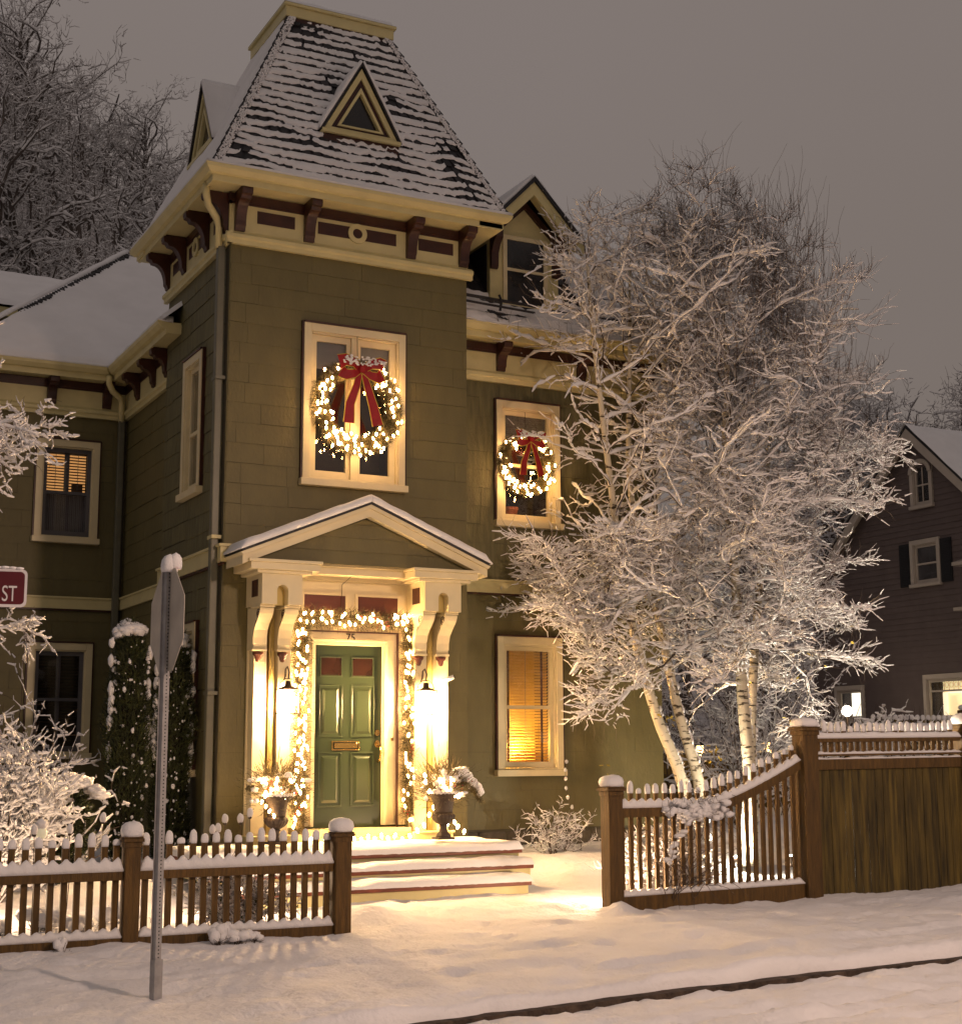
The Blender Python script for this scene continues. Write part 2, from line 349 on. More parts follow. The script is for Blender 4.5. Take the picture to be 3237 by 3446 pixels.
shingles(RW, WX + .02, 6.45, 3.76, 6.42, [(W_ru[0] - .1, W_ru[1] + .1, W_ru[2] - .08, W_ru[3] + .1)], house, SIDEW, (.25, .6), single=False, rag=.008)
shingles(LW, -2.2, .06, .5, 3.59, [(W_ll[0] - .1, W_ll[1] + .1, W_ll[2] - .08, W_ll[3] + .1)], house, SIDING, (.4, .9), single=False)
shingles(LW, -2.2, .06, 3.77, 6.42, [(W_lu[0] - .1, W_lu[1] + .1, W_lu[2] - .08, W_lu[3] + .1)], house, SIDING, (.4, .9), single=False)
shingles(SW, TD + .01, 5.13, 3.77, 6.42, [], house, SIDING, (.3, .6), single=False, rag=.008)
shingles(SW, TD + .01, 5.13, .5, 3.59, [], house, SIDING, (.3, .6), single=False)
# foundation stones under the right wing
random.seed(3); u = WX + .02
mb = MB(); mb.box(WX + .01, 6.43, .66, .8, .0, .57); mb.build('foundation', STONE, house)
for zr, hh in ((.17, .19), (.37, .19)):
    u = WX + .02
    while u < 6.35:
        w = random.uniform(.25, .55); mb = MB(); RW.box(mb, u, min(u + w, 6.4) - .02, zr, zr + hh - .02, -.06, -.005 + random.uniform(0, .02)); mb.build('foundation_stone', STONE, house, bevel=.02); u += w
random.seed(11)
# belt course
mb = MB()
for (a, b, c, d, pl) in ((-.04, .33, 3.72, 3.90, FT), (2.88, WX + .03, 3.72, 3.90, FT), (-.0355, TD, 3.72, 3.90, LT)):
    mb = MB(); pl.box(mb, a, b, c, d, -.01, .035); pl.box(mb, a - .01 if a < 0 else a, b, d, d + .03, -.01, .06); mb.build('belt_course', CREAM, house)
for (a, b, pl) in ((WX + .01, 6.46, RW), (-2.2, .05, LW), (TD + .02, 5.12, SW)): mb = MB(); pl.box(mb, a, b, 3.59, 3.74, -.01, .03); pl.box(mb, a, b, 3.74, 3.765, -.01, .05); mb.build('belt_course', CREAM, house)
for (a, b, pl, z) in ((-.03, TD, LT, 3.69), (WX + .01, 6.46, RW, 3.565), (-2.2, .05, LW, 3.565)): mb = MB(); pl.box(mb, a, b, z, z + .027, -.01, .024); mb.build('belt_lower_strip', BROWN, house)  # brown strip just below the belt course
# cornices: frieze band, frieze, brown strip, soffit, fascia, gutter
def cornice(pl, u0, u1, zb, zs, d, tag_, mitre=(0, 0), band=True):
    m0, m1 = mitre
    mb = MB(); pl.ext(mb, [(-.01, zb), (.045, zb), (.045, zb + .05), (.07, zb + .07), (.07, zb + .11), (.045, zb + .13), (.02, zb + .15), (-.01, zb + .15)], u0 - (.06 if m0 else 0), u1 + (.06 if m1 else 0)); mb.build('frieze_moulding', CREAM, house)
    mb = MB(); pl.box(mb, u0, u1, zb + .14, zs, -.02, .018); mb.build('frieze_board', CREAM, house)
    mb = MB(); pl.box(mb, u0 - (.03 if m0 else 0), u1 + (.03 if m1 else 0), zs - .12, zs - .02, 0, .035); pl.box(mb, u0, u1, zs - .15, zs - .12, 0, .026); mb.build('crown_strip', BROWN, house)
def eave_run(pl, u0, u1, zs, d, dm0, dm1, snow=True):   # mitred profile: extends by dm0*d at start, dm1*d at the end
    pr = [(-.05, zs), (d - .05, zs - .01), (d - .05, zs - .03), (d - .02, zs - .03), (d - .02, zs + .05), (d + .03, zs + .06), (d + .075, zs + .11), (d + .085, zs + .15), (d + .06, zs + .15), (d - .02, zs + .14), (-.05, zs + .14)]
    mb = MB(); mb.prism([pl.p(u0 - dm0 * dd, z, dd) for dd, z in pr], [pl.p(u1 + dm1 * dd, z, dd) for dd, z in pr]); mb.build('gutter', CREAM, house)
    if snow:
        s = [(d - .12, zs + .13), (d + .075, zs + .152), (d + .085, zs + .175), (d + .05, zs + .20), (d - .02, zs + .215), (d - .12, zs + .22)]
        n_ = max(4, int((u1 - u0) / .12)); rs = []
        for i in range(n_ + 1):
            t = i / n_; w = noise.noise(Vector((t * (u1 - u0) * 3, u0, zs))) * .014
            rs.append([pl.p(u0 - dm0 * dd + (u1 - u0 + (dm0 + dm1) * dd) * t, z + (w if k > 1 else 0), dd + (w * .8 if k in (1, 2) else 0)) for k, (dd, z) in enumerate(s)])
        MB().rings(rs).build('gutter_snow', SNOW, house, smooth=True)
cornice(FT, 0, WX, 7.55, 8.20, .4, 't', (1, 1)); cornice(LT, 0, TD, 7.55, 8.20, .4, 't', (1, 1))
cornice(RW, WX + .02, 6.45, 6.41, 6.96, .35, 'r'); cornice(LW, -2.2, .06, 6.41, 6.96, .35, 'l'); cornice(SW, TD, 5.12, 6.41, 6.96, .35, 's')
eave_run(FT, 0, WX, 8.20, .36, 1, 1); eave_run(LT, 0, TD, 8.20, .36, 1, 1)
BK = Pl('F', TD); 
mb = MB(); mb.box(-.36, WX + .4, TD + .0, TD + .36, 8.195, 8.34); mb.box(WX + .01, WX + .36, -.34, TD, 8.19, 8.345); mb.build('rear_eave', CREAM, house)
eave_run(RW, WX + .01, 6.45, 6.96, .30, 0, 1); eave_run(LW, -2.2, .06, 6.96, .30, 1, -1); eave_run(SW, 2.05, 5.13, 6.96, .30, 0, -1)
def bracket(pl, u, zt, zb, d, w=.13):
    h = zt - zb; P_ = [(.0, zb), (.05, zb), (.06, zb + .04), (.075, zb + .06)]
    for k in range(9):
        a = k / 8 * PI / 2; P_.append((.08 + (d - .17) * (1 - math.cos(a)), zb + .07 + (h - .22) * math.sin(a)))
    P_ += [(d - .06, zt - .145), (d - .04, zt - .11), (d, zt - .10), (d + .01, zt - .05), (d, zt), (0, zt)]
    mb = MB(); pl.ext(mb, P_, u - w / 2, u + w / 2); mb.build('bracket', BROWN, house, bevel=.006)
for u in (.10, .98, 2.35, WX - .07): bracket(FT, u, 8.19, 7.71, .32)
for u in (.10, .86, 1.86, TD - .07): bracket(LT, u, 8.19, 7.71, .32)
for u in (3.95, 5.2, 6.38): bracket(RW, u, 6.95, 6.57, .26)
for u in (-1.9, -1.02, -.22): bracket(LW, u, 6.95, 6.57, .26)
for u in (4.35, 3.5, 2.85): bracket(SW, u, 6.95, 6.57, .26)
def panel(pl, u0, u1, ring=None):
    mb = MB(); pl.box(mb, u0, u1, 7.845, 8.0, .0, .024); mb.build('frieze_panel', BROWN, house)
    if ring is not None:
        mb = MB(); N = 28
        for k in range(N):
            a, b = 2 * PI * k / N, 2 * PI * (k + 1) / N
            pl.flat(mb, [(ring + .125 * math.cos(a), 7.922 + .125 * math.sin(a)), (ring + .125 * math.cos(b), 7.922 + .125 * math.sin(b)), (ring + .065 * math.cos(b), 7.922 + .065 * math.sin(b)), (ring + .065 * math.cos(a), 7.922 + .065 * math.sin(a))], .01, .042)
        mb.build('frieze_ring', CREAM, house)
panel(FT, .32, .80); panel(FT, 1.10, 2.15, 1.62); panel(FT, 2.46, 2.95)
panel(LT, .28, .62); panel(LT, 1.05, 1.68, 1.36); panel(LT, 2.05, 2.42)
for (pl, a, b) in ((FT, .20, .88), (FT, 1.06, 2.26), (FT, 2.42, 3.04)):   # thin raised cream stop at each end of the bays
    mb = MB(); pl.box(mb, a, b, 7.715, 7.735, .0, .03); mb.build('frieze_bead', CREAM, house)

# windows
def window(pl, hole, style, leafs=1, trim=.09, ztr=.1, rail=None, label=None, blind=None, parent=None, edge=True, mt=None, glass=None):
    u0, u1, z0, z1 = hole; par = parent or house; mt = mt or WHITE
    mb = MB(); t = trim
    pl.box(mb, u0 - t, u0, z0 - .0, z1 + ztr, -.03, .045); pl.box(mb, u1, u1 + t, z0 - .0, z1 + ztr, -.03, .045); pl.box(mb, u0 + .0005, u1 - .0005, z1, z1 + ztr, -.03, .045)
    pl.box(mb, u0, u0 + .02, z0 + .001, z1 - .001, -.09, .02); pl.box(mb, u1 - .02, u1, z0 + .001, z1 - .001, -.09, .02); pl.box(mb, u0 + .021, u1 - .021, z1 - .02, z1 - .001, -.09, .02)
    w = mb.build('window', mt, par, bevel=.004)
    if label: w['label'] = label
    if edge:
        mb = MB(); e = .022
        pl.box(mb, u0 - t - e, u0 - t - .001, z0 - .001, z1 + ztr + e, -.02, .032); pl.box(mb, u1 + t + .001, u1 + t + e, z0 - .001, z1 + ztr + e, -.02, .032); pl.box(mb, u0 - t, u1 + t, z1 + ztr + .001, z1 + ztr + e, -.02, .06); mb.build('edge_strip', BROWN, w)
    mb = MB(); pl.box(mb, u0 - t - .03, u1 + t + .03, z0 - .085, z0 - .001, -.05, .085); pl.box(mb, u0, u1, z0, z0 + .02, -.09, .04); mb.build('sill', mt, w, bevel=.006)
    n = leafs; W = (u1 - u0 - .04) / n
    for i in range(n):
        a = u0 + .02 + i * W; b = a + W; s = .055 if leafs == 1 else .075; mb = MB()
        if leafs > 1: a += .018 * (i > 0); b -= .018 * (i < n - 1)
        pl.box(mb, a + .001, a + s, z0 + .022, z1 - .022, -.075, -.03); pl.box(mb, b - s, b - .001, z0 + .022, z1 - .022, -.075, -.03)
        pl.box(mb, a + s, b - s, z1 - .022 - s, z1 - .0221, -.075, -.0305); pl.box(mb, a + s, b - s, z0 + .0222, z0 + .022 + s + .02, -.075, -.0305)
        if rail: pl.box(mb, a + s, b - s, rail - .022, rail + .022, -.08, -.025)
        mb.build('sash', mt if style != 'grey' else mat('grey_sash', (.10, .095, .10), .5), w)
        mb = MB(); pl.box(mb, a + s, b - s, z0 + .03, z1 - .03, -.056, -.052); mb.build('pane', glass or GLASS, w)
    if leafs == 2:
        c = (u0 + u1) / 2; mb = MB(); pl.box(mb, c - .045, c + .045, z0 + .021, z1 - .021, -.06, .012); mb.build('mullion', mt, w, bevel=.005)
    # dark room behind
    mb = MB(); D = .55
    p = lambda u, z, d: pl.p(u, z, d)
    for q in ([(u0, z0), (u1, z0), (u1, z1), (u0, z1)],): mb.poly([p(a, b, -D) for a, b in q])
    for (a, b), (c, d) in (((u0, z0), (u1, z0)), ((u1, z0), (u1, z1)), ((u1, z1), (u0, z1)), ((u0, z1), (u0, z0))): mb.poly([p(a, b, -.139), p(c, d, -.139), p(c, d, -D), p(a, b, -D)])
    mb.build('room_niche', DARKIN, w)
    return w
def slats(pl, w, u0, u1, z0, z1, m, pitch=.035, d=-.11, tilt=.6, name='blind'):
    mb = MB(); z = z0
    while z < z1:
        pl.ext(mb, [(d - .014, z), (d + .014, z + pitch * tilt), (d + .014, z + pitch * tilt + .003), (d - .014, z + .003)], u0, u1); z += pitch
    return mb.build(name, m, w, kind='stuff')
w = window(FT, W_t, 'white', leafs=2)
for a, b in ((1.10, 1.56), (1.66, 2.13)):
    mb = MB(); FT.box(mb, a, b, 6.18, 6.55, -.12, -.115); mb.build('roller_blind', BLINDDK, w)
w = window(LT, W_tl, 'white', rail=5.5)
w = window(LT, W_tl2, 'white', rail=2.2)
w = window(RW, W_ru, 'white', rail=5.32)
slats(RW, w, 4.02, 4.72, 5.62, 6.03, BLINDDK, .03)
mb = MB(); mb.lathe(4.22, .82, [(.0, 4.60), (.07, 4.60), (.10, 4.74), (.11, 4.74), (.11, 4.78), (.0, 4.78)], 14); mb.build('flower_pot', mat('terracotta', (.35, .10, .04), .7), w)
w = window(RW, W_rl, 'white', rail=2.12, label='right ground floor sash window with lamplit yellow blind')
BLY = mat('yellow_blind', (.80, .56, .16), .6, .05, 4, trans=.5)
mb = MB(); z = 1.37
while z < 2.88:
    RW.ext(mb, [(-.142, z + .002), (-.128, z + .014), (-.108, z + .026), (-.100, z + .031), (-.100, z + .033), (-.110, z + .029), (-.130, z + .018), (-.142, z + .005)], 4.03, 4.70); z += .039
mb.build('blind', BLY, w, kind='stuff')
for u in (4.10, 4.60):
    mb = MB(); RW.box(mb, u - .016, u + .016, 1.36, 2.88, -.097, -.094); mb.build('blind_tape', mat('brown_tape', (.12, .055, .03), .8), w)
mb = MB(); RW.box(mb, 4.35, 4.356, 1.5, 2.88, -.093, -.09); mb.build('blind_cord', mat('pale_cord', (.4, .35, .25), .8), w)
mb = MB(); RW.box(mb, 4.02, 4.715, 1.335, 2.92, -.50, -.49); mb.build('room_wall', mat('lamplit_wall', (.75, .5, .2), .8), w)
lamp('table_lamp_light', (4.18, .86, 1.42), 62, (1, .60, .12), .03, w); lamp('table_lamp_light', (4.40, .98, 1.60), 42, (1, .56, .12), .05, w)
w = window(LW, W_lu, 'grey', rail=5.28, label='left upper window with orange lit shutters over a grey lower sash')
SHUT = mat('shutter_slat', (.10, .045, .02), .7)
slats(LW, w, -1.02, -.76, 5.34, 5.86, SHUT, .043, tilt=.25, name='shutter'); slats(LW, w, -.70, -.45, 5.34, 5.86, SHUT, .043, tilt=.25, name='shutter')
mb = MB(); LW.box(mb, -.77, -.70, 5.3, 5.9, -.11, -.08); LW.box(mb, -1.04, -.42, 5.86, 5.9, -.11, -.08); LW.box(mb, -.90, -.893, 5.33, 5.87, -.09, -.085); LW.box(mb, -.58, -.573, 5.33, 5.87, -.09, -.085); mb.build('shutter_frame', mat('grey_sash', (.10, .095, .10), .5), w)
mb = MB(); LW.box(mb, -1.04, -.42, 5.31, 5.9, -.30, -.29); mb.build('lit_room', mat('orange_room_glow', (.8, .4, .15), .8, .1, 2, emit=(1, .47, .15), estr=.62), w)
mb = MB(); LW.box(mb, -.62, -.46, 5.33, 5.47, -.289, -.27); mb.build('furniture', mat('brown_dresser', (.15, .06, .02), .8), w)
mb = MB()
for k in range(26): u = -1.06 + k * .027; LW.box(mb, u, u + .02, 4.7, 5.28, -.125 - .008 * (k % 2), -.115 - .008 * (k % 2))
mb.build('curtain', mat('grey_curtain', (.16, .15, .16), .9), w)
w = window(LW, W_ll, 'grey', rail=2.3)
slats(LW, w, -1.02, -.45, 1.65, 2.92, mat('dark_shutter', (.05, .035, .02), .7), .045, name='shutter')
mb = MB(); LW.box(mb, -.77, -.71, 1.6, 2.95, -.10, -.075); mb.build('shutter_frame', MATS['grey_sash'], w)

# tower roof: slates with snow lying on each row
RB = (-.36, WX + .38, -.38, TD + .36, 8.35); RT = (.90, 2.32, .64, 1.96, 10.94)
def rf(side, s, t):     # s 0..1 along, t 0..1 up
    x0, x1, y0, y1 = [RB[i] + (RT[i] - RB[i]) * t for i in range(4)]; z = RB[4] + (RT[4] - RB[4]) * t
    return Vector((x0 + (x1 - x0) * s, y0, z)) if side == 'F' else Vector((x0, y0 + (y1 - y0) * s, z)) if side == 'L' else Vector((x1, y0 + (y1 - y0) * s, z)) if side == 'R' else Vector((x0 + (x1 - x0) * s, y1, z))
mb = MB()
for sd in 'FLRB': mb.poly([rf(sd, 0, 0), rf(sd, 1, 0), rf(sd, 1, 1), rf(sd, 0, 1)])
mb.build('tower_roof', SLATE, house)
nF = Vector((0, -.925, .38)).normalized(); nL = Vector((-.91, 0, .42)).normalized()
def slate_rows(side, nrm, rows, name):
    mb = MB(); sn = MB()
    for r in range(rows):
        t0 = r / rows; t1 = (r + 1) / rows; wid = (rf(side, 1, t0) - rf(side, 0, t0)).length; n_ = max(6, int(wid / .13)); off = (r % 2) * .5
        for i in range(-1, n_ + 1):
            s0 = max(0, (i + off) / n_); s1 = min(1, (i + 1 + off) / n_ - .012)
            if s1 - s0 < .01: continue
            dp = random.uniform(-.12, .12) / rows; a, b = rf(side, s0, max(0, t0 + dp)), rf(side, s1, max(0, t0 + dp)); c, d = rf(side, s1, t1), rf(side, s0, t1); h = .026 + random.uniform(-.004, .008)
            mb.hexa([a, b, c, d, a + nrm * h, b + nrm * h, c + nrm * .004, d + nrm * .004])
        # snow strip
        K = int(wid / .035); st = []
        for i in range(K + 1):
            s = .02 + .96 * i / K; q = rf(side, s, t0); ns = noise.noise(Vector((q.x * 4.2 + q.y * 4.2, q.z * 9, 1.3))); ns2 = noise.noise(Vector((q.x * 13 + q.y * 13, q.z * 11, 4))); ns3 = noise.noise(Vector((q.x * 1.6 + q.y * 1.6, q.z * 2.2, 9)))
            hi = t0 > .72; ns4 = noise.noise(Vector((q.x * 38 + q.y * 38, q.z * 20, 7))); lo = .13 + .26 * ns + .26 * ns2 + .18 * ns4 + 1.15 * max(0, ns3 - .02) + (.24 if t0 > .8 else .08 if hi else 0); lo = min(.86, max(-.16, lo)); th = .021 + .020 * ns2 + .012 * ns4 - .006 * hi
            gap = ns3 + .5 * ns + .6 * ns2 + .35 * ns4 > (.62 if not hi else .30); 
            if gap: th = -.004
            st.append((s, lo, th))
        for i in range(K):
            (sa, la, ta), (sb, lb, tb) = st[i], st[i + 1]
            if ta < 0 and tb < 0: continue
            pa = [rf(side, sa, t0 + (t1 - t0) * k) for k in (la, la + .10, la + .45, 1.04)]; pb = [rf(side, sb, t0 + (t1 - t0) * k) for k in (lb, lb + .10, lb + .45, 1.04)]
            ha = [.020, .022 + ta * .8, .02 + ta, .014 + ta * .15]; hb = [.020, .022 + tb * .8, .02 + tb, .014 + tb * .15]
            for k in range(3): sn.poly([pa[k] + nrm * ha[k], pb[k] + nrm * hb[k], pb[k + 1] + nrm * hb[k + 1], pa[k + 1] + nrm * ha[k + 1]])
    mb.build(name, SLATE, house, kind='stuff'); o = sn.build('slate_snow', SNOW, house, kind='stuff'); 
    import bmesh; bm = bmesh.new(); bm.from_mesh(o.data); bmesh.ops.remove_doubles(bm, verts=bm.verts, dist=.0008); bm.to_mesh(o.data); bm.free(); o.data.shade_smooth()
slate_rows('F', nF, 20, 'slate')
# left slope under a smooth sheet of snow, hips with frosted ridge slates
def sheet(name, fn, nu, nv, th, m=SNOW, parent=None, amp=.012):
    vv = []; 
    for j in range(nv + 1):
        for i in range(nu + 1):
            p, n_ = fn(i / nu, j / nv); k = th * (0.15 if i in (0, nu) or j in (0, nv) else 1); k += amp * noise.noise(p * 2.3) + amp * .5 * noise.noise(p * 7); vv.append(p + n_ * max(k, .004))
    W_ = nu + 1; f = [(j * W_ + i, j * W_ + i + 1, (j + 1) * W_ + i + 1, (j + 1) * W_ + i) for j in range(nv) for i in range(nu)]
    a = MB(); a.v = [tuple(q) for q in vv]; a.f = f; return a.build(name, m, parent, smooth=True)
sheet('roof_snow', lambda u, v: (rf('L', .03 + .97 * u, v), nL), 60, 60, .045, parent=house)
for sd, s, nm, w_ in (('F', 0, nF, .10), ('F', 1, nF, .08)):
    mb = MB(); sn = MB(); N = 18
    for i in range(N):
        a, b = rf(sd, s, i / N), rf(sd, s, (i + .97) / N); sgn = 1 if s == 0 else -1; o = Vector((sgn * w_, 0, 0)); h = nF * .055; h2 = (nL if s == 0 else Vector((.91, 0, .42))) * .05
        mb.hexa([a, a + o, b + o, b, a + h * .9 + h2 * .6, a + o + h * .8, b + o + h * .5, b + h * .5 + h2 * .4])
    mb.build('hip_slate', SLATE, house, kind='stuff')
    for k in range(1500):
        t = random.random(); q = rf(sd, s, t) + Vector((sgn * random.uniform(.0, w_ * .95), 0, 0)) + nF * .045; sn.blob(q, (random.uniform(.005, .014),) * 3, .3, k, 0)
    sn.build('hip_snow', SNOW, house, smooth=True, kind='stuff')
# cap
mb = MB(); mb.box(RT[0] - .05, RT[1] + .05, RT[2] - .05, RT[3] + .05, 10.95, 11.09); mb.box(RT[0] - .08, RT[1] + .08, RT[2] - .08, RT[3] + .08, 11.09, 11.13); mb.build('roof_cap', CREAM, house, bevel=.006)
mb = MB(); mb.box(RT[0] - .03, RT[1] + .03, RT[2] - .03, RT[3] + .03, 10.88, 10.949); mb.build('cap_flashing', BROWN, house)
def snow_slab(name, x0, x1, y0, y1, z, h, parent, amp=.02, sp=.06, over=.0):
    nx = max(4, int((x1 - x0) / sp)); ny = max(4, int((y1 - y0) / sp)); a = MB(); W_ = nx + 1
    for j in range(ny + 1):
        for i in range(nx + 1):
            u, v = i / nx, j / ny; e = min(u, 1 - u) * (x1 - x0); e2 = min(v, 1 - v) * (y1 - y0); k = min(1, min(e, e2) / (h * 1.1 + 1e-6)); k = (1 - (1 - k) ** 2) ** .5
            x, y = x0 + (x1 - x0) * u, y0 + (y1 - y0) * v; a.v.append((x, y, z + h * k + amp * noise.noise(Vector((x * 4, y * 4, z))) * k))
    a.f = [(j * W_ + i, j * W_ + i + 1, (j + 1) * W_ + i + 1, (j + 1) * W_ + i) for j in range(ny) for i in range(nx)]
    return a.build(name, SNOW, parent, smooth=True)
snow_slab('cap_snow', RT[0] - .08, RT[1] + .08, RT[2] - .08, RT[3] + .08, 11.131, .07, house)
# triangular dormers
def tri_dormer(front):
    c = 1.61 if front else 1.30; w = .50; zb, za = 9.17, 10.06; base = -.09 if front else .045
    pl = Pl('F', base) if front else Pl('L', base)
    dep = (za - RB[4]) / (RT[4] - RB[4]) * (1.02 if front else 1.26) + .05; d_in = -(dep - .30 if front else dep - .30)
    d_in = -.55
    mb = MB(); pl.flat(mb, [(c - w + .06, zb), (c + w - .06, zb), (c, za - .10)], -.03, d_in); dm = mb.build('triangular_dormer', SIDECORE, house)
    def bar(p, q, t, d0, d1, m, nm):     # inner offset bars forming a triangle ring
        pass
    def ring(k0, k1, d0, d1, m, nm):
        def tri(k): return [(c - w * k, zb + .0 + (1 - k) * .22), (c + w * k, zb + (1 - k) * .22), (c, zb + (1 - k) * .22 + (za - zb) * k)]
        A, B = tri(k0), tri(k1); mb = MB()
        for i in range(3):
            j = (i + 1) % 3; pl.flat(mb, [A[i], A[j], B[j], B[i]], d0, d1)
        mb.build(nm, m, dm)
    ring(1.0, .80, -.05, .05, CREAM, 'dormer_casing'); ring(.79, .64, -.05, .02, BROWN, 'dormer_moulding'); ring(.63, .52, -.05, .035, CREAM, 'dormer_sash')
    k = .51; z0 = zb + (1 - k) * .22; mb = MB(); pl.flat(mb, [(c - w * k, z0), (c + w * k, z0), (c, z0 + (za - zb) * k)], -.028, -.02); mb.build('pane', mat('dark_glass', (.02, .018, .018), .12, .4, 2, spec=.6), dm)
    mb = MB(); pl.box(mb, c - w - .03, c + w + .03, zb - .045, zb - .002, -.06, .09); mb.build('dormer_sill', CREAM, dm)
    mb = MB(); pl.box(mb, c - w + .0, c + w + .02, zb - .17, zb - .05, -.2, .045); mb.build('dormer_apron', BROWN, dm)
    for sg in (-1, 1):
        a0 = (c + sg * (w + .02), zb - .02); a1 = (c, za + .04); th = .025
        mb = MB(); pl.flat(mb, [a0, (a0[0] + sg * .03, a0[1]), (c, za + .085), a1], .08, d_in); mb.build('dormer_roof', SLATE, dm)
        rs = []
        for i in range(13):
            t = i / 12; uu = c + sg * (w + .05) * (1 - t); zz = zb - .0 + (za + .085 - zb) * t; hh = .038 + .02 * noise.noise(Vector((uu * 6, zz * 6, 2.)))
            if i == 0: hh = .01
            o = (sg * hh * .85, hh * .55); rs.append([pl.p(uu, zz, .085), pl.p(uu + o[0], zz + o[1], .075), pl.p(uu + o[0], zz + o[1], d_in), pl.p(uu, zz, d_in)])
        MB().rings(rs).build('dormer_snow', SNOW, dm, smooth=True)
tri_dormer(True); tri_dormer(False)
# tower downspout and left wing downspout
mb = MB(); mb.tube([(-.33, -.06, 8.22), (-.33, -.06, 8.10), (-.28, .02, 8.0), (-.14, .12, 7.88), (-.10, .15, 7.78), (-.10, .15, 7.52)], .045, 8); mb.build('downspout_elbow', CREAM, house, smooth=True)
mb = MB(); mb.box(-.115, -.025, .10, .20, .55, 7.54); mb.build('downspout', GUTPIPE, house, bevel=.012)
for z in (5.9, 4.0, 2.2): mb = MB(); mb.box(-.12, .0, .06, .24, z, z + .04); mb.build('pipe_clip', CREAM if z == 4 else GUTPIPE, house)
mb = MB(); mb.tube([(-.27, 4.80, 6.99), (-.27, 4.80, 6.88), (-.2, 4.86, 6.78), (-.06, 4.97, 6.72), (-.02, 5.02, 6.62), (-.02, 5.02, 6.36)], .045, 8); mb.build('downspout_elbow', CREAM, house, smooth=True)
mb = MB(); mb.box(-.06, .03, 4.98, 5.07, .5, 6.38); mb.build('downspout', GUTPIPE, house, bevel=.012)

# left wing roof and rear roof
def snow_plane(name, P4, nrm, nu, nv, th, parent): return sheet(name, lambda u, v: ((P4[0] * (1 - u) + P4[1] * u) * (1 - v) + (P4[3] * (1 - u) + P4[2] * u) * v, nrm), nu, nv, th, SNOW, parent, .02)
k = .88; zE = 7.11
A_, B_, C_, D_ = Vector((-2.5, 4.8, zE)), Vector((-.22, 4.8, zE)), Vector((2.98, 8.0, zE + 3.2 * k)), Vector((.70, 8.0, zE + 3.2 * k))
n1 = Vector((0, -k, 1)).normalized(); n2 = Vector((-k, 0, 1)).normalized()
mb = MB(); mb.poly([A_, B_, C_, D_]); mb.poly([B_, Vector((-.22, 2.0, zE)), Vector((2.98, 2.0, zE + 3.2 * k)), C_]); mb.poly([A_, D_, Vector((.70, 9, zE + 3.2 * k)), Vector((-2.5, 12, zE))]); mb.build('main_roof', SLATE, house)
snow_plane('roof_snow', [A_ - Vector((0, .03, 0)), B_, C_, D_], n1, 50, 50, .07, house)
snow_plane('roof_snow', [Vector((-.24, 2.02, zE)), B_ + Vector((-.02, 0, 0)), C_, Vector((2.0, 2.02, zE + 2.22 * k))], n2, 50, 40, .07, house)
mb = MB(); 
for i in range(46):
    t = (i + random.uniform(-.2, .2)) / 46; q = A_.lerp(D_, .32 + .66 * t) + Vector((.05, -.03, .03)); s_ = random.uniform(.03, .07)
    mb.hexa([q + Vector(v) for v in ((0, -.02, 0), (s_, -.03, 0), (s_, .03, .03), (0, .03, .03), (0, -.03, .035), (s_, -.04, .035), (s_, .03, .085), (0, .03, .085))])
mb.build('hip_slate', SLATE, house, kind='stuff')
rs = [[A_.lerp(D_, i / 30) + Vector(v) + Vector((0, 0, .02 * noise.noise(Vector((i * .6, 0, 0))))) for v in ((-.16, .0, -.03), (-.10, .0, .10), (-.03, -.04, .13), (.03, -.06, .09))] for i in range(31)]
MB().rings(rs).build('hip_snow', SNOW, house, smooth=True)
E0, E1, R0, R1 = Vector((-2.2, 10, 9.40)), Vector((1.9, 10, 9.28)), Vector((-2.2, 12.5, 10.75)), Vector((1.9, 12.5, 10.75))
mb = MB(); mb.poly([E0, E1, R1, R0]); mb.poly([E0 + Vector((0, .25, 0)), E1 + Vector((0, .25, 0)), (1.9, 10.25, 7), (-2.2, 10.25, 7)]); mb.build('rear_roof', mat('olive_shingle_paint', 0), house)
mb = MB(); mb.hexa([E0 + Vector((0, 0, -.16)), E1 + Vector((0, 0, -.16)), E1 + Vector((0, .3, -.16)), E0 + Vector((0, .3, -.16)), E0, E1, E1 + Vector((0, .3, 0)), E0 + Vector((0, .3, 0))]); mb.build('gutter', CREAM, house)
snow_plane('roof_snow', [E0 + Vector((0, -.03, .01)), E1 + Vector((0, -.03, .01)), R1, R0], Vector((0, -.45, .9)), 40, 20, .09, house)

# right wing roof with dormer
ZR = 7.09; kk = 1.28
def rr(x, t): return Vector((x, .26 + t, ZR + kk * t))
nR = Vector((0, -kk, 1)).normalized()
mb = MB(); mb.poly([rr(WX - .1, 0), rr(6.78, 0), rr(5.1, 1.62), rr(WX - .1, 1.62)]); mb.poly([rr(6.78, 0), Vector((6.78, 8, ZR)), Vector((5.1, 6, ZR + 2.07)), rr(5.1, 1.62)]); mb.build('wing_roof', SLATE, house)
mbs = MB(); sn = MB()
for r in range(11):
    x = WX + .01
    while x < 6.6 - r * .15:
        w_ = random.uniform(.13, .22); a, b = rr(x, r * .15), rr(x + w_ - .008, r * .15); c, d = rr(x + w_ - .008, r * .15 + .16), rr(x, r * .15 + .16)
        mbs.hexa([a, b, c, d, a + nR * .03, b + nR * .03, c + nR * .008, d + nR * .008]); x += w_
mbs.build('slate', SLATE, house, kind='stuff')
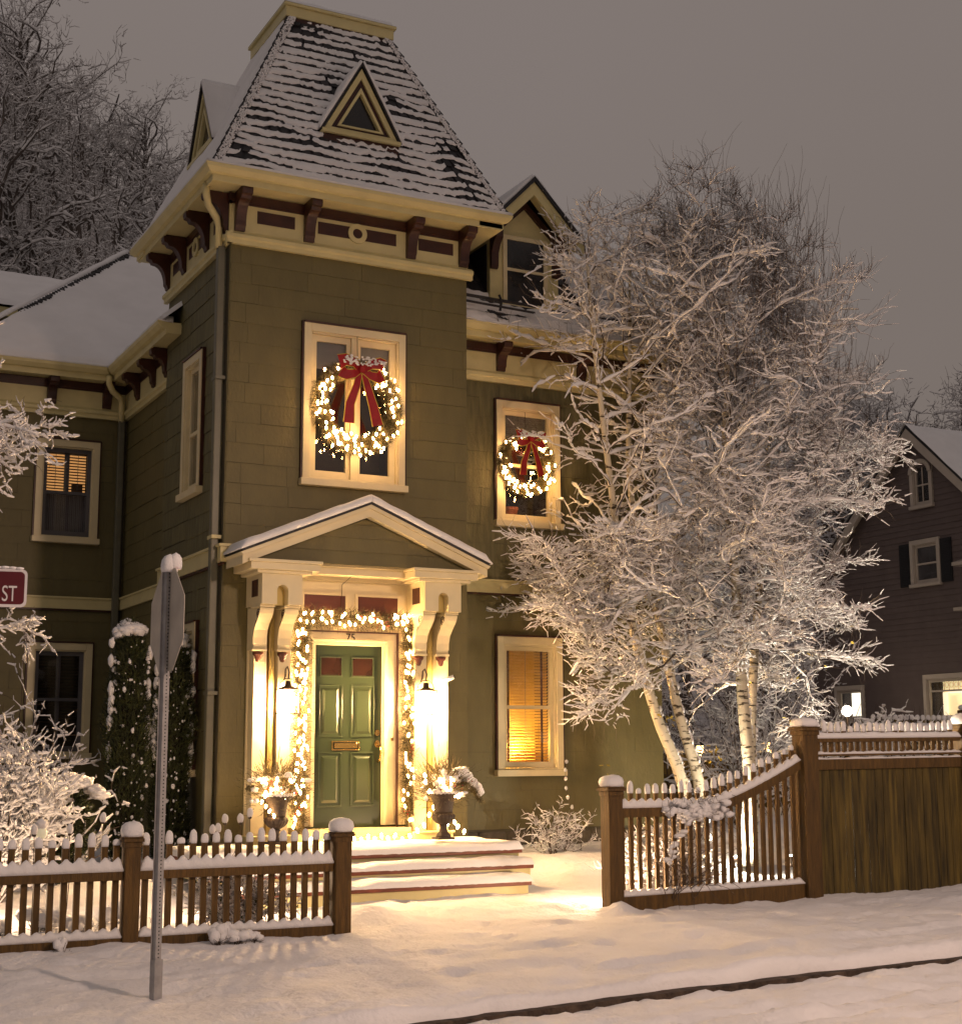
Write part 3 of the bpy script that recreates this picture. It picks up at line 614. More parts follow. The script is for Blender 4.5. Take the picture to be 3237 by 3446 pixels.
def part_sheet(x0, x1, t0, t1, thr, nm='roof_snow'):
    a = MB(); nu = int((x1 - x0) / .035); nv = int((t1 - t0) / .02); ids = {}
    for j in range(nv + 1):
        for i in range(nu + 1):
            p = rr(x0 + (x1 - x0) * i / nu, t0 + (t1 - t0) * j / nv); h = .05 + .07 * noise.noise(Vector((p.x * 2.2, p.z * 5, 3))) + .03 * noise.noise(p * 11) - thr
            row = ((p.z - ZR) / kk / .15) % 1; h -= .045 * (row < .2)
            ids[i, j] = len(a.v); a.v.append(tuple(p + nR * (.02 + h)))
    a.f = [(ids[i, j], ids[i + 1, j], ids[i + 1, j + 1], ids[i, j + 1]) for j in range(nv) for i in range(nu)]; a.build(nm, SNOW, house, smooth=True)
part_sheet(WX + .01, 6.7, -.02, .42, .015); part_sheet(5.25, 6.2, .42, 1.1, .0)
DP = Pl('F', .58); dm = MB(); dx0, dx1, dc = 3.80, 4.86, 4.33; dz0, dze, dza = 7.45, 8.42, 9.14
dm.prism([DP.p(a, b, 0) for a, b in ((dx0, dz0), (dx1, dz0), (dx1, dze), (dc, dza - .12), (dx0, dze))], [DP.p(a, b, -1.8) for a, b in ((dx0, dz0), (dx1, dz0), (dx1, dze), (dc, dza - .12), (dx0, dze))])
dorm = dm.build('gabled_dormer', CREAM, house, label='gabled cream dormer on the right wing roof')
mb = MB(); mb.box(dx0 - .012, dx0 - .002, .66, 2.2, 7.4, 8.35); mb.build('cheek', SLATE, dorm)
for sg in (-1, 1):
    hw = .78; ez = 8.40; az = 9.20
    def q(u, z, d): return DP.p(dc + sg * u, z, d)
    mb = MB(); mb.hexa([q(hw, ez, .33), q(0, az, .33), q(0, az, -1.9), q(hw, ez, -1.9), q(hw + .02, ez + .05, .33), q(0, az + .07, .33), q(0, az + .07, -1.9), q(hw + .02, ez + .05, -1.9)]); mb.build('dormer_roof', SLATE, dorm)
    mb = MB(); mb.hexa([q(hw - .01, ez - .17, .30), q(0, az - .19, .30), q(0, az - .19, .26), q(hw - .01, ez - .17, .26), q(hw, ez - .003, .30), q(0, az - .004, .30), q(0, az - .004, .26), q(hw, ez - .003, .26)])
    mb.hexa([q(hw - .05, ez - .03, .25), q(0, az - .03, .25), q(0, az - .03, 0), q(hw - .05, ez - .03, 0), q(hw - .05, ez - .004, .25), q(0, az - .005, .25), q(0, az - .005, 0), q(hw - .05, ez - .004, 0)]); mb.build('rake_board', CREAM, dorm)
    mb = MB(); mb.hexa([q(.53, 8.40, .05), q(0, 8.90, .05), q(0, 8.90, 0), q(.53, 8.40, 0), q(.53, 8.50, .05), q(0, 9.0, .05), q(0, 9.0, 0), q(.53, 8.50, 0)]); mb.build('gable_moulding', BROWN, dorm)
    mb = MB(); DP.ext(mb, [(.002, 7.98), (.04, 7.98), (.06, 8.02), (.065, 8.2), (.12, 8.3), (.20, 8.38), (.20, 8.52), (.002, 8.52)], dc + sg * .48 - .055, dc + sg * .48 + .055); mb.build('dormer_bracket', BROWN, dorm, bevel=.006)
    rs = []
    for i in range(15):
        t = i / 14; u = (hw + .02) * (1 - t); z = ez + .05 + (az + .02 - ez) * t; hh = .05 + .02 * noise.noise(Vector((u * 5, sg, 0)));
        rs.append([q(u, z, .32), q(u + hh * .5, z + hh * .8, .28), q(u + hh * .5, z + hh * .8, -1.8), q(u, z, -1.8)])
    MB().rings(rs).build('dormer_snow', SNOW, dorm, smooth=True)
wd = window(DP, (4.06, 4.62, 7.60, 8.42), 'white', rail=8.02, trim=.05, ztr=.05, parent=dorm, edge=False) if False else None
mb = MB(); DP.box(mb, 3.99, 4.05, 7.55, 8.49, .001, .03); DP.box(mb, 4.62, 4.68, 7.55, 8.49, .001, .03); DP.box(mb, 4.05, 4.62, 8.43, 8.49, .001, .03); DP.box(mb, 4.05, 4.62, 7.99, 8.03, .001, .028); DP.box(mb, 3.97, 4.70, 7.50, 7.549, .001, .04); mb.build('window', WHITE, dorm)
mb = MB(); DP.box(mb, 4.051, 4.619, 7.551, 7.989, .001, .012); DP.box(mb, 4.051, 4.619, 8.031, 8.429, .001, .016); mb.build('pane', MATS['dark_glass'], dorm)
mb = MB(); mb.tube([(3.2, .30, 7.47), (4.35, .28, 7.44)], .022, 6); mb.tube([(3.2, .27, 7.38), (4.3, .25, 7.34)], .016, 6); mb.tube([(3.78, .26, 7.30), (3.78, .22, 7.42), (3.78, .28, 7.52)], .018, 6); mb.build('snow_guard', SLATE, house)

# ------------------------------------------------------------------ entrance portico (part of the house)
port = house
PF = Pl('F', 0)
def pier(x0, flip):
    mb = MB(); mb.box(x0, x0 + .155, -.20, -.03, .60, 3.2); mb.build('pilaster', WHITE, port, bevel=.006)
    mb = MB(); mb.box(x0 + .29, x0 + .445, -.20, -.03, .60, 3.2); mb.build('pilaster', WHITE, port, bevel=.006)
    mb = MB(); mb.box(x0 - .02, x0 + .46, -.03, -.002, .60, 3.55); mb.build('pilaster_back', WHITE, port)
    mb = MB(); mb.box(x0 + .16, x0 + .215, -.045, -.0301, .80, 3.2); mb.build('pilaster_groove', REDP, port)
    mb = MB(); mb.box(x0 + .22, x0 + .285, -.10, -.0302, .62, 3.2); mb.box(x0 + .235, x0 + .27, -.115, -.1, .7, 3.1); mb.build('pilaster_moulding', mat('ochre_paint', (.50, .38, .12), .5), port)
    mb = MB(); mb.box(x0 - .04, x0 + .48, -.26, -.0, .49, .60); mb.box(x0 - .055, x0 + .495, -.28, 0, .60, .625); mb.build('plinth', CREAM, port, bevel=.006)
    if not flip: pass
    # entablature block with an arched niche
    b0, b1, zb, zt = x0 - .04, x0 + .44, 3.20, 3.58; c = (b0 + b1) / 2 + .005; hw = .066; mb = MB(); yf = -.56
    loop = [(b0, zb), (c - hw, zb), (c - hw, 3.36)] + [(c - hw * math.cos(a), 3.36 + hw * math.sin(a)) for a in [PI * k / 8 for k in range(1, 8)]] + [(c + hw, 3.36), (c + hw, zb), (b1, zb), (b1, zt), (b0, zt)]
    mb.prism([(u, yf, z) for u, z in loop], [(u, yf + .13, z) for u, z in loop]); mb.box(b0, c - hw, yf + .1301, -.003, zb, zt); mb.box(c + hw, b1, yf + .1301, -.003, zb, zt); mb.box(c - hw, c + hw, yf + .1302, -.003, 3.43, zt)
    mb.build('entablature_block', WHITE, port)
    mb = MB(); mb.box(c - hw + .001, c + hw - .001, yf + .131, yf + .16, zb, 3.44); mb.build('niche_back', mat('ochre_paint', 0), port)
    mb = MB(); mb.box(b0 - .008, b0 - .001, -.42, -.22, 3.30, 3.49); mb.build('side_panel', BROWN, port)
    for bx in (b0 + .005, b0 + .30):     # scroll brackets
        w_ = .165; Pp = [(.20, 2.70), (.22, 2.70), (.235, 2.74)]
        prof = [(.245, 2.76), (.25, 2.84), (.28, 2.93), (.34, 3.0), (.41, 3.055), (.455, 3.10), (.475, 3.14), (.48, 3.165)]
        loop = [(.02, 2.70)] + Pp + prof + [(.47, 3.19), (.02, 3.19)]
        mb = MB(); PF.ext(mb, loop, bx + .012, bx + w_ - .012); br = mb.build('scroll_bracket', WHITE, port, bevel=.006)
        mb = MB(); face = [(d + .012, z) for d, z in prof]; PF.ext(mb, prof + face[::-1], bx, bx + w_); mb.box(bx - .006, bx + w_ + .006, -.262, -.19, 2.69, 2.715); mb.box(bx - .008, bx + w_ + .008, -.505, -.19, 3.172, 3.199); mb.build('bracket_face', WHITE, br, bevel=.004)
        mb = MB(); pts = []
        for k_ in range(26):
            a = k_ * .46; r_ = .060 - .0019 * k_; pts.append((bx - .001 + .012, -.40 - r_ * math.cos(a), 3.10 + r_ * math.sin(a)))
        mb.tube(pts, .006, 4); mb.tube([(bx + .011, -.33, 3.03), (bx + .011, -.29, 2.95), (bx + .011, -.275, 2.9)], .006, 4); mb.build('scroll', BROWN, br)
        mb = MB(); mb.lathe(bx + w_ / 2, -.20, [(.0, 2.57), (.022, 2.575), (.035, 2.60), (.04, 2.63), (.062, 2.65), (.066, 2.68), (.0, 2.689)], 12, (1, .7)); mb.build('finial', REDP, br, smooth=True)
pier(.33, 0); pier(2.35, 1)
mb = MB(); mb.box(.13, .96, -.64, -.002, 3.585, 3.665); mb.box(.10, .98, -.665, -.0015, 3.666, 3.70); mb.box(.22, .88, -.60, -.0025, 3.55, 3.584); mb.build('cornice', WHITE, port, bevel=.004)
mb = MB(); mb.box(2.14, 2.98, -.64, -.002, 3.585, 3.665); mb.box(2.12, 3.01, -.665, -.0015, 3.666, 3.70); mb.box(2.22, 2.90, -.60, -.0025, 3.55, 3.584); mb.build('cornice', WHITE, port, bevel=.004)
mb = MB(); mb.box(.961, 2.139, -.36, -.003, 3.60, 3.70); mb.box(.97, 2.13, -.40, -.36, 3.685, 3.70); mb.box(.80, 2.30, -.12, -.0031, 3.555, 3.60); mb.build('beam', WHITE, port)
mb = MB(); mb.box(.79, 2.31, -.05, -.0, 2.98, 3.553); mb.build('frieze_board', WHITE, port)
for a, b in ((.98, 1.50), (1.66, 2.18)):
    mb = MB(); mb.box(a, b, -.058, -.051, 3.16, 3.385); mb.build('transom_panel', REDP, port)
    mb = MB(); mb.box(a - .035, b + .035, -.07, -.051, 3.386, 3.415); mb.box(a - .035, a - .001, -.07, -.051, 3.1, 3.3859); mb.box(b + .001, b + .035, -.07, -.051, 3.1, 3.3859); mb.build('panel_moulding', WHITE, port)
# pediment
az, hw = 4.19, 1.54; px, yF = 1.575, -.62
mb = MB(); mb.prism([(px - 1.45, -.50, 3.70), (px + 1.45, -.50, 3.70), (px, -.50, 4.26)], [(px - 1.45, -.01, 3.70), (px + 1.45, -.01, 3.70), (px, -.01, 4.26)]); mb.build('tympanum', SIDECORE, port)
z = 3.70
while z < 4.2:
    h_ = .16; x0 = px - 1.45 * (4.26 - z) / .56; mb = MB(); x1 = 2 * px - x0; zt = min(z + h_, 4.24); xt = px - 1.45 * (4.26 - zt) / .56
    mb.hexa([(x0, -.518, z), (x1, -.518, z), (x1, -.501, z), (x0, -.501, z), (xt, -.506, zt), (2 * px - xt, -.506, zt), (2 * px - xt, -.501, zt), (xt, -.501, zt)]); mb.build('siding_shingle', SIDING, port); z = zt
def rake(sg):
    def q(t, up_, y): return (px + sg * (hw * t), y, 3.655 + (az - 3.655 + .10) * (1 - t) + up_)
    for (lo, hi, y0, y1, m, nm) in ((-.02, .075, yF, -.02, WHITE, 'raking_cornice'), (.076, .12, yF - .03, -.02, WHITE, 'raking_crown'), (.121, .15, yF - .045, -.02, SLATE, 'roof_edge')):
        mb = MB(); t1 = 1.0; mb.hexa([q(0, lo, y0), q(t1, lo, y0), q(t1, lo, y1), q(0, lo, y1), q(0, hi, y0), q(t1 + (hi > .1) * .02, hi, y0), q(t1 + (hi > .1) * .02, hi, y1), q(0, hi, y1)]); mb.build(nm, m, port)
    rs = []
    for i in range(41):
        t = 1.03 * i / 40; n_ = .014 * noise.noise(Vector((t * 9, sg, 0))); h_ = (.095 + n_) * (1 if i < 39 else .6 if i < 40 else .25); rs.append([q(t, .151, yF - .05), q(t, .151 + h_ * .5, yF - .065 - n_), q(t, .151 + h_ * .92, yF - .03), q(t, .151 + h_, yF + .05), q(t, .151 + h_, -.02), q(t, .151, -.02)])
    MB().rings(rs).build('pediment_snow', SNOW, port, smooth=True)
rake(1); rake(-1)
# door surround, door
mb = MB(); mb.box(.80, 1.0, -.055, -.0, .70, 2.979); mb.box(1.0, 2.20, -.045, -.001, 2.88, 2.979); mb.box(2.19, 2.31, -.055, -.0, .70, 2.979); mb.build('surround_board', WHITE, port)
mb = MB(); mb.box(1.002, 1.14, -.05, -.0, .70, 2.88); mb.box(2.0, 2.189, -.05, -.0, .70, 2.88); mb.box(1.14, 2.0, -.05, -.0, 2.80, 2.88)
for (a, b, c, d) in ((1.085, 1.125, .70, 2.84), (2.01, 2.05, .70, 2.84)): mb.box(a, b, -.075, -.0505, c, d)
mb.box(1.085, 2.05, -.076, -.0506, 2.84, 2.868); mb.build('door_frame', WHITE, port, bevel=.004)
mb = MB(); mb.box(.995, 1.012, -.085, -.05, .66, 2.965); mb.box(2.172, 2.19, -.085, -.05, .66, 2.965); mb.box(.995, 2.19, -.084, -.051, 2.95, 2.966); mb.build('edge_strip', BROWN, port)
mb = MB(); mb.box(1.0, 2.30, -.22, .02, .625, .675); mb.box(.9, 2.34, -.16, .0, .49, .624); mb.build('threshold', CREAM, port, bevel=.006)
mb = MB(); mb.box(1.13, 2.0, .005, .05, .676, 2.80); door = mb.build('door', GREEN, house, label='green panelled front door with brass mail slot')
def dpanel(a, b, c, d, lite=False):
    mb = MB(); f = .018; y0 = -.008
    for q in ((a, b, c, c + f), (a, b, d - f, d), (a, a + f, c + f, d - f), (b - f, b, c + f, d - f)): mb.box(q[0], q[1], y0, .004, q[2], q[3])
    mb.build('panel_moulding', GREEN, door, bevel=.004)
    if lite: mb = MB(); mb.box(a + f, b - f, -.001, .004, c + f, d - f); mb.build('lite', mat('dim_amber_glass', (.022, .009, .006), .2, .3, 3), door)
    else: mb = MB(); g = .045; mb.prism([(a + g, .004, c + g), (b - g, .004, c + g), (b - g, .004, d - g), (a + g, .004, d - g)], [(a + g + .03, -.012, c + g + .03), (b - g - .03, -.012, c + g + .03), (b - g - .03, -.012, d - g - .03), (a + g + .03, -.012, d - g - .03)]); mb.build('raised_panel', GREEN, door)
dpanel(1.21, 1.50, 2.43, 2.67, True); dpanel(1.61, 1.90, 2.43, 2.67, True)
dpanel(1.20, 1.50, 1.72, 2.34); dpanel(1.61, 1.91, 1.72, 2.34); dpanel(1.20, 1.50, .92, 1.55); dpanel(1.61, 1.91, .92, 1.55)
mb = MB(); mb.box(1.37, 1.72, -.012, .004, 1.57, 1.585); mb.box(1.37, 1.72, -.012, .004, 1.665, 1.68); mb.box(1.37, 1.385, -.012, .004, 1.585, 1.665); mb.box(1.705, 1.72, -.012, .004, 1.585, 1.665); mb.box(1.40, 1.69, -.018, .004, 1.597, 1.655); mb.build('mail_slot', BRASS, door, bevel=.003)
def disc(x, z, r, y0, y1, nm, m, par, n=16):
    mb = MB(); mb.prism([(x + r * math.cos(2 * PI * k / n), y0, z + r * 1.25 * math.sin(2 * PI * k / n)) for k in range(n)], [(x + r * math.cos(2 * PI * k / n), y1, z + r * 1.25 * math.sin(2 * PI * k / n)) for k in range(n)]); return mb.build(nm, m, par, bevel=.004)
disc(1.945, 1.775, .030, .004, -.02, 'deadbolt', BRASS, door); disc(1.945, 1.645, .034, .004, -.02, 'handle_plate', BRASS, door); disc(1.945, 1.645, .016, -.02, -.04, 'handle_plate', BRASS, door)
mb = MB(); mb.tube([(1.955, -.02, 1.62), (1.965, -.07, 1.60), (1.968, -.075, 1.53), (1.96, -.05, 1.46), (1.95, -.015, 1.43)], [.012, .012, .014, .011, .014], 8); mb.build('door_handle', BRASS, door, smooth=True)
disc(2.12, 1.70, .018, -.05, -.062, 'doorbell', BRASS, port)
def text(s, size, mw, m, parent, name, ext=.004):
    c = bpy.data.curves.new(name, 'FONT'); c.body = s; c.size = size; c.extrude = ext; t = bpy.data.objects.new(name, c); COL.objects.link(t)
    bpy.context.view_layer.update(); me = bpy.data.meshes.new_from_object(t.evaluated_get(bpy.context.evaluated_depsgraph_get())); bpy.data.objects.remove(t)
    me.transform(mw); me.materials.clear(); me.materials.append(m); o = bpy.data.objects.new(name, me); COL.objects.link(o); o.parent = parent; return o
text('75', .13, Matrix.Translation((1.515, -.053, 2.852)) @ Matrix.Rotation(PI / 2, 4, 'X') @ Matrix.Diagonal((.95, 1, 1, 1)), IRON, port, 'house_number')

# ------------------------------------------------------------------ front steps
steps = thing('front_steps', 'three snow covered front steps with cream risers and oxblood nosings', 'steps', (1.4, -1.5, 0))
st = lambda mb, n, m, **k: mb.build(n, m, steps, **k)
def sh(mb, dx, dy): mb.v = [(x - dx, y - dy, z) for x, y, z in mb.v]; return mb
for i, (y0, zt, xr) in enumerate(((-1.22, .45, 3.24), (-1.52, .30, 3.22), (-1.83, .145, 3.02))):
    y1 = -.02 if i == 0 else (-1.2, -1.5)[i - 1]; xl = -.55
    st(sh(MB().box(xl + .02, xr - .03, y0 + .03, y1 - .002, -.05 if i == 2 else zt - .22, zt - .046), 1.4, -1.5), 'riser', CREAM)
    st(sh(MB().box(xl, xr, y0, y1 - .001, zt - .045, zt), 1.4, -1.5), 'tread', mat('oxblood_step', (.14, .035, .018), .5, .25, 5), bevel=.006)
    nx = 90; ny = 20; a = MB(); x0, x1, Y0, Y1 = xl - .015, xr + .02, y0 - .02, (-.02 if i == 0 else y1)
    for j in range(ny + 1):
        for k_ in range(nx + 1):
            u, v = k_ / nx, j / ny; x = x0 + (x1 - x0) * u; y = Y0 + (Y1 - Y0) * (v ** 1.5); e = min(y - Y0, (x1 - x), (x - x0)); h_ = .085; kk_ = min(1, max(0, e) / .075); kk_ = (1 - (1 - kk_) ** 2) ** .5
            n_ = .016 * noise.noise(Vector((x * 3, y * 3, i))) + .007 * noise.noise(Vector((x * 11, y * 9, i)))
            foot = sum(.055 * math.exp(-((x - fx) / .12) ** 2 - ((y - Y0 - .10) / .13) ** 2) for fx in ((.45, .8) if i == 0 else (.75, 1.15) if i == 1 else (.62, .98)))
            a.v.append((x, y, zt - .003 + max(0, h_ * kk_ + (n_ - foot) * kk_) - (.012 * abs(noise.noise(Vector((x * 14, 0, i)))) if j == 0 else 0)))
    a.f = [(j * (nx + 1) + k_, j * (nx + 1) + k_ + 1, (j + 1) * (nx + 1) + k_ + 1, (j + 1) * (nx + 1) + k_) for j in range(ny) for k_ in range(nx)]
    st(sh(a, 1.4, -1.5), 'step_snow', SNOW, smooth=True)
# ---- PART2

# ------------------------------------------------------------------ greenery helpers
def blades(name, P0, D, L, W, m, parent, kind='stuff'):    # one thin triangle per leaf / needle
    n = len(P0); D = D / np.linalg.norm(D, axis=1, keepdims=True); R_ = rng.normal(size=(n, 3)); S = np.cross(D, R_); S /= np.linalg.norm(S, axis=1, keepdims=True) + 1e-9
    L = np.broadcast_to(L, n)[:, None]; W = np.broadcast_to(W, n)[:, None]
    v = np.stack([P0 - S * W * .5, P0 + S * W * .5, P0 + D * L + S * W * .15, P0 + D * L - S * W * .15], 1).reshape(-1, 3)
    return np_mesh(name, v, np.arange(n * 4).reshape(-1, 4), m, parent, kind=kind)
def tubes(name, segs, m, parent, sides=3, kind=None, smooth=True):
    kind = kind or ('stuff' if name == 'stem' else None); a = np.array(segs, dtype=float); p0, p1, r0, r1 = a[:, :3], a[:, 3:6], a[:, 6], a[:, 7]; d = p1 - p0; L = np.linalg.norm(d, axis=1, keepdims=True) + 1e-9; d /= L
    ref = np.where(np.abs(d[:, 2:3]) < .9, np.array([[0, 0, 1.]]), np.array([[1., 0, 0]])); s = np.cross(d, ref); s /= np.linalg.norm(s, axis=1, keepdims=True); u = np.cross(s, d)
    V_ = []
    for (p, r) in ((p0, r0), (p1 + d * L * .03, r1)):
        for k in range(sides):
            t = 2 * PI * k / sides; V_.append(p + (s * math.cos(t) + u * math.sin(t)) * r[:, None])
    v = np.stack(V_, 1).reshape(-1, 3); n = len(a); f = []
    base = np.arange(n)[:, None] * sides * 2
    for k in range(sides): j = (k + 1) % sides; f.append(base + np.array([[k, j, sides + j, sides + k]]))
    return np_mesh(name, v, np.stack(f, 1).reshape(-1, 4), m, parent, smooth, kind)
def snow_on(name, segs, parent, t=.018, thr=.9, drop=.1, wmul=1.15, kind=None, thick=False):
    a = np.array(segs, dtype=float); d = a[:, 3:6] - a[:, :3]; L = np.linalg.norm(d, axis=1); dz = np.abs(d[:, 2]) / (L + 1e-9)
    keep = (dz < thr) & (rng.random(len(a)) > drop); a = a[keep]; d = d[keep] / L[keep][:, None]; dz = dz[keep]
    s = np.cross(d, np.array([[0, 0, 1.]])); s /= np.linalg.norm(s, axis=1, keepdims=True) + 1e-9; u = np.cross(s, d); u *= np.sign(u[:, 2:3] + 1e-9)
    k = np.clip(1.25 - dz, .25, 1) * rng.uniform(.55, 1.35, len(a)); V_ = []
    pm = (a[:, :3] + a[:, 3:6]) / 2 + rng.normal(size=(len(a), 3)) * (t * .12); rm = (a[:, 6] + a[:, 7]) / 2; nr = 3 if thick else 2
    for (p, r, e) in ((a[:, :3] - d * .006, a[:, 6], .5), (pm, rm, 1.12), (a[:, 3:6] + d * .006, a[:, 7], .5)) if thick else ((a[:, :3] - d * .006, a[:, 6], 1.), (a[:, 3:6] + d * .006, a[:, 7], .45)):
        w = (r * wmul * (1 if thick else 1) + t * .42 * k)[:, None] * e; h = (r * .6 + t * 1.25 * k)[:, None] * e
        for (x, y) in ((-1, -.1), (-.6, .75), (.05, 1), (.65, .7), (1, -.1)): V_.append(p + s * w * x + u * h * y)
    v = np.stack(V_, 1).reshape(-1, 3); n = len(a); base = np.arange(n)[:, None] * 5 * nr
    f = [base + np.array([[q * 5 + i, q * 5 + (i + 1) % 5, (q + 1) * 5 + (i + 1) % 5, (q + 1) * 5 + i]]) for i in range(5) for q in range(nr - 1)]
    return np_mesh(name, v, np.stack(f, 1).reshape(-1, 4), SNOW, parent, True, kind)
def vec(*a): return Vector(a)
def rdir():
    v = Vector((random.gauss(0, 1), random.gauss(0, 1), random.gauss(0, 1))); return v.normalized()
def branch(segs, p, d, L, r, nseg, jit=.12, lift=0., r_end=.35, arch=0.):
    pts = [(p.copy(), d.copy(), r)]; step = L / nseg
    for i in range(nseg):
        t = (i + 1) / nseg; d = (d + rdir() * jit + Vector((0, 0, lift + arch * (t - .4))) * (1 / nseg)).normalized(); q = p + d * step; r1 = r * (1 - (1 - r_end) / nseg * 1.)
        r1 = pts[0][2] * (1 - (1 - r_end) * t); segs.append((*p, *q, r, r1)); p, r = q, r1; pts.append((p.copy(), d.copy(), r))
    return pts
def side_dir(d, ang):
    a = d.cross(rdir()).normalized(); return (d * math.cos(ang) + a * math.sin(ang)).normalized()

# ------------------------------------------------------------------ fairy light bulbs
BULBM = mat('lit_bulb', (1, .8, .5), .4, 0, 1, emit=(1, .56, .21), estr=100); BULBM.cycles.emission_sampling = 'AUTO'
_b = MB(); _b.lathe(0, 0, [(.0, -.036), (.008, -.026), (.0125, -.010), (.0115, .004), (.006, .014), (.0, .016)], 6)
BULB_ME = _b.mesh('bulb'); BULB_ME.materials.append(BULBM); BULB_ME.shade_smooth()
def bulb(p, parent, s=1.):
    o = bpy.data.objects.new('bulb', BULB_ME); COL.objects.link(o); o.parent = parent; o.location = p; o.scale = (s * 1.15, s * 1.15, s); o.rotation_euler = (random.uniform(-.35, .35), random.uniform(-.35, .35), 0); return o

# ------------------------------------------------------------------ wreaths
RIB = mat('red_velvet_ribbon', (.30, .004, .008), .55, .15, 12); GOLD = mat('gold_ribbon_edge', (.55, .40, .06), .35, .1, 9, metal=.6)
def wreath(label, loc, R, r, nb, bow):
    t = thing('christmas_wreath', label, 'wreath', loc, group='lit wreaths hung on upper windows')
    n = int(12000 * R / .48); a = rng.uniform(0, 2 * PI, n); b = rng.uniform(0, 2 * PI, n); q = r * rng.uniform(.1, .75, n)
    cx, sx = np.cos(a), np.sin(a); P0 = np.stack([(R + q * np.cos(b)) * cx, -np.abs(q * np.sin(b)) * .8, (R + q * np.cos(b)) * sx], 1)
    out = np.stack([np.cos(b) * cx, -np.abs(np.sin(b)), np.cos(b) * sx], 1) + np.stack([-sx, 0 * sx, cx], 1) * .6 + rng.normal(size=(n, 3)) * .45
    blades('foliage', P0, out, rng.uniform(.035, .075, n), .006, NEEDLE, t)
    mb = MB()
    for k in range(40):
        x = random.uniform(.2 * PI, .8 * PI) if k % 3 else random.uniform(0, 2 * PI); rr_ = R + random.uniform(-.6, 1) * r; mb.blob((rr_ * math.cos(x), -random.uniform(.02, .1), rr_ * math.sin(x)), (random.uniform(.015, .035), .02, .012), .3, k, 0)
    mb.build('snow_tuft', SNOW, t, smooth=True, kind='stuff')
    for k in range(nb):
        x = random.uniform(0, 2 * PI)
        if bow and .30 * PI < x < .62 * PI and k % 4: x += PI * .9
        rr_ = R + random.uniform(-.95, .95) * r; bulb((rr_ * math.cos(x), -random.uniform(.06, .13), rr_ * math.sin(x)), t, .88)
    # bow
    s = R / .48; z0 = R - .03; B_ = thing('bow_pivot', '', '') if False else None
    def ribbon(pts, w0, w1, nm, edge=True, par=t):
        pts = [Vector(p) for p in pts]; n_ = len(pts); mb = MB(); gb = MB(); L_ = []
        for i, p in enumerate(pts):
            d = (pts[min(i + 1, n_ - 1)] - pts[max(0, i - 1)]).normalized(); sd = d.cross(Vector((0, 1, 0))); sd = sd.normalized() if sd.length > .05 else Vector((0, 0, 1)); w = w0 + (w1 - w0) * i / (n_ - 1); L_.append((p - sd * w, p + sd * w, sd, d))
        for i in range(n_ - 1):
            a, b, c, d = L_[i][0], L_[i][1], L_[i + 1][1], L_[i + 1][0]; o = Vector((0, .004, 0)); mb.hexa([a, b, c, d, a + o, b + o, c + o, d + o])
            for (u, v, sg) in ((a, d, 1), (b, c, -1)):
                e0, e1 = L_[i][2] * .006 * sg, L_[i + 1][2] * .006 * sg; o2 = Vector((0, -.002, 0)); o3 = Vector((0, .006, 0)); gb.hexa([u + o2 - e0 * .3, u + e0 + o2, v + e1 + o2, v + o2 - e1 * .3, u + o3 - e0 * .3, u + e0 + o3, v + e1 + o3, v + o3 - e1 * .3])
        rb_ = mb.build(nm, RIB, par, smooth=False); gb.build('gold_edge', GOLD, rb_)
    for sg in (-1, 1):
        ribbon([(sg * .02 * s, -.15, z0 - .01), (sg * .10 * s, -.20, z0 + .05 * s), (sg * .22 * s, -.21, z0 + .075 * s), (sg * .29 * s, -.17, z0 + .05 * s)], .045 * s, .09 * s, 'bow_loop')
        ribbon([(sg * .02 * s, -.16, z0 - .02), (sg * .11 * s, -.18, z0 - .08 * s), (sg * .20 * s, -.18, z0 - .10 * s), (sg * .27 * s, -.16, z0 - .06 * s)], .04 * s, .08 * s, 'bow_loop')
        sl = -1 if sg < 0 else 1
        ribbon([(sg * .02 * s, -.16, z0 - .03), (sg * .07 * s, -.18, z0 - .22 * s), (sg * .15 * s, -.17, z0 - .45 * s), (sg * .22 * s if sg > 0 else -.155 * s, -.15, z0 - .68 * s)], .035 * s, .072 * s, 'ribbon_tail')
    mb = MB(); mb.blob((0, -.18, z0), (.05 * s, .035, .06 * s), .1, 3, 1); mb.build('knot', RIB, t, smooth=True)
    mb = MB()
    for k in range(60): x = random.uniform(-.26, .28) * s; mb.blob((x, -.21 - random.uniform(0, .02), z0 + .07 * s + random.uniform(-.05, .06) * s), (random.uniform(.01, .03), .012, random.uniform(.008, .016)), .3, k, 0)
    mb.build('bow_snow', SNOW, t, smooth=True, kind='stuff')
    mb = MB(); mb.tube([(0, -.02, R + r), (.01, .02, R + r + .38 * s)], .004, 4); mb.build('hanging_wire', IRON, t)
    return t
random.seed(21)
wreath('large lit wreath with red bow hung in front of the tower double window', (1.62, -.05, 5.70), .485, .14, 104, True)
wreath('small lit wreath with red bow on the window right of the tower', (4.30, .545, 5.33), .35, .09, 64, True)

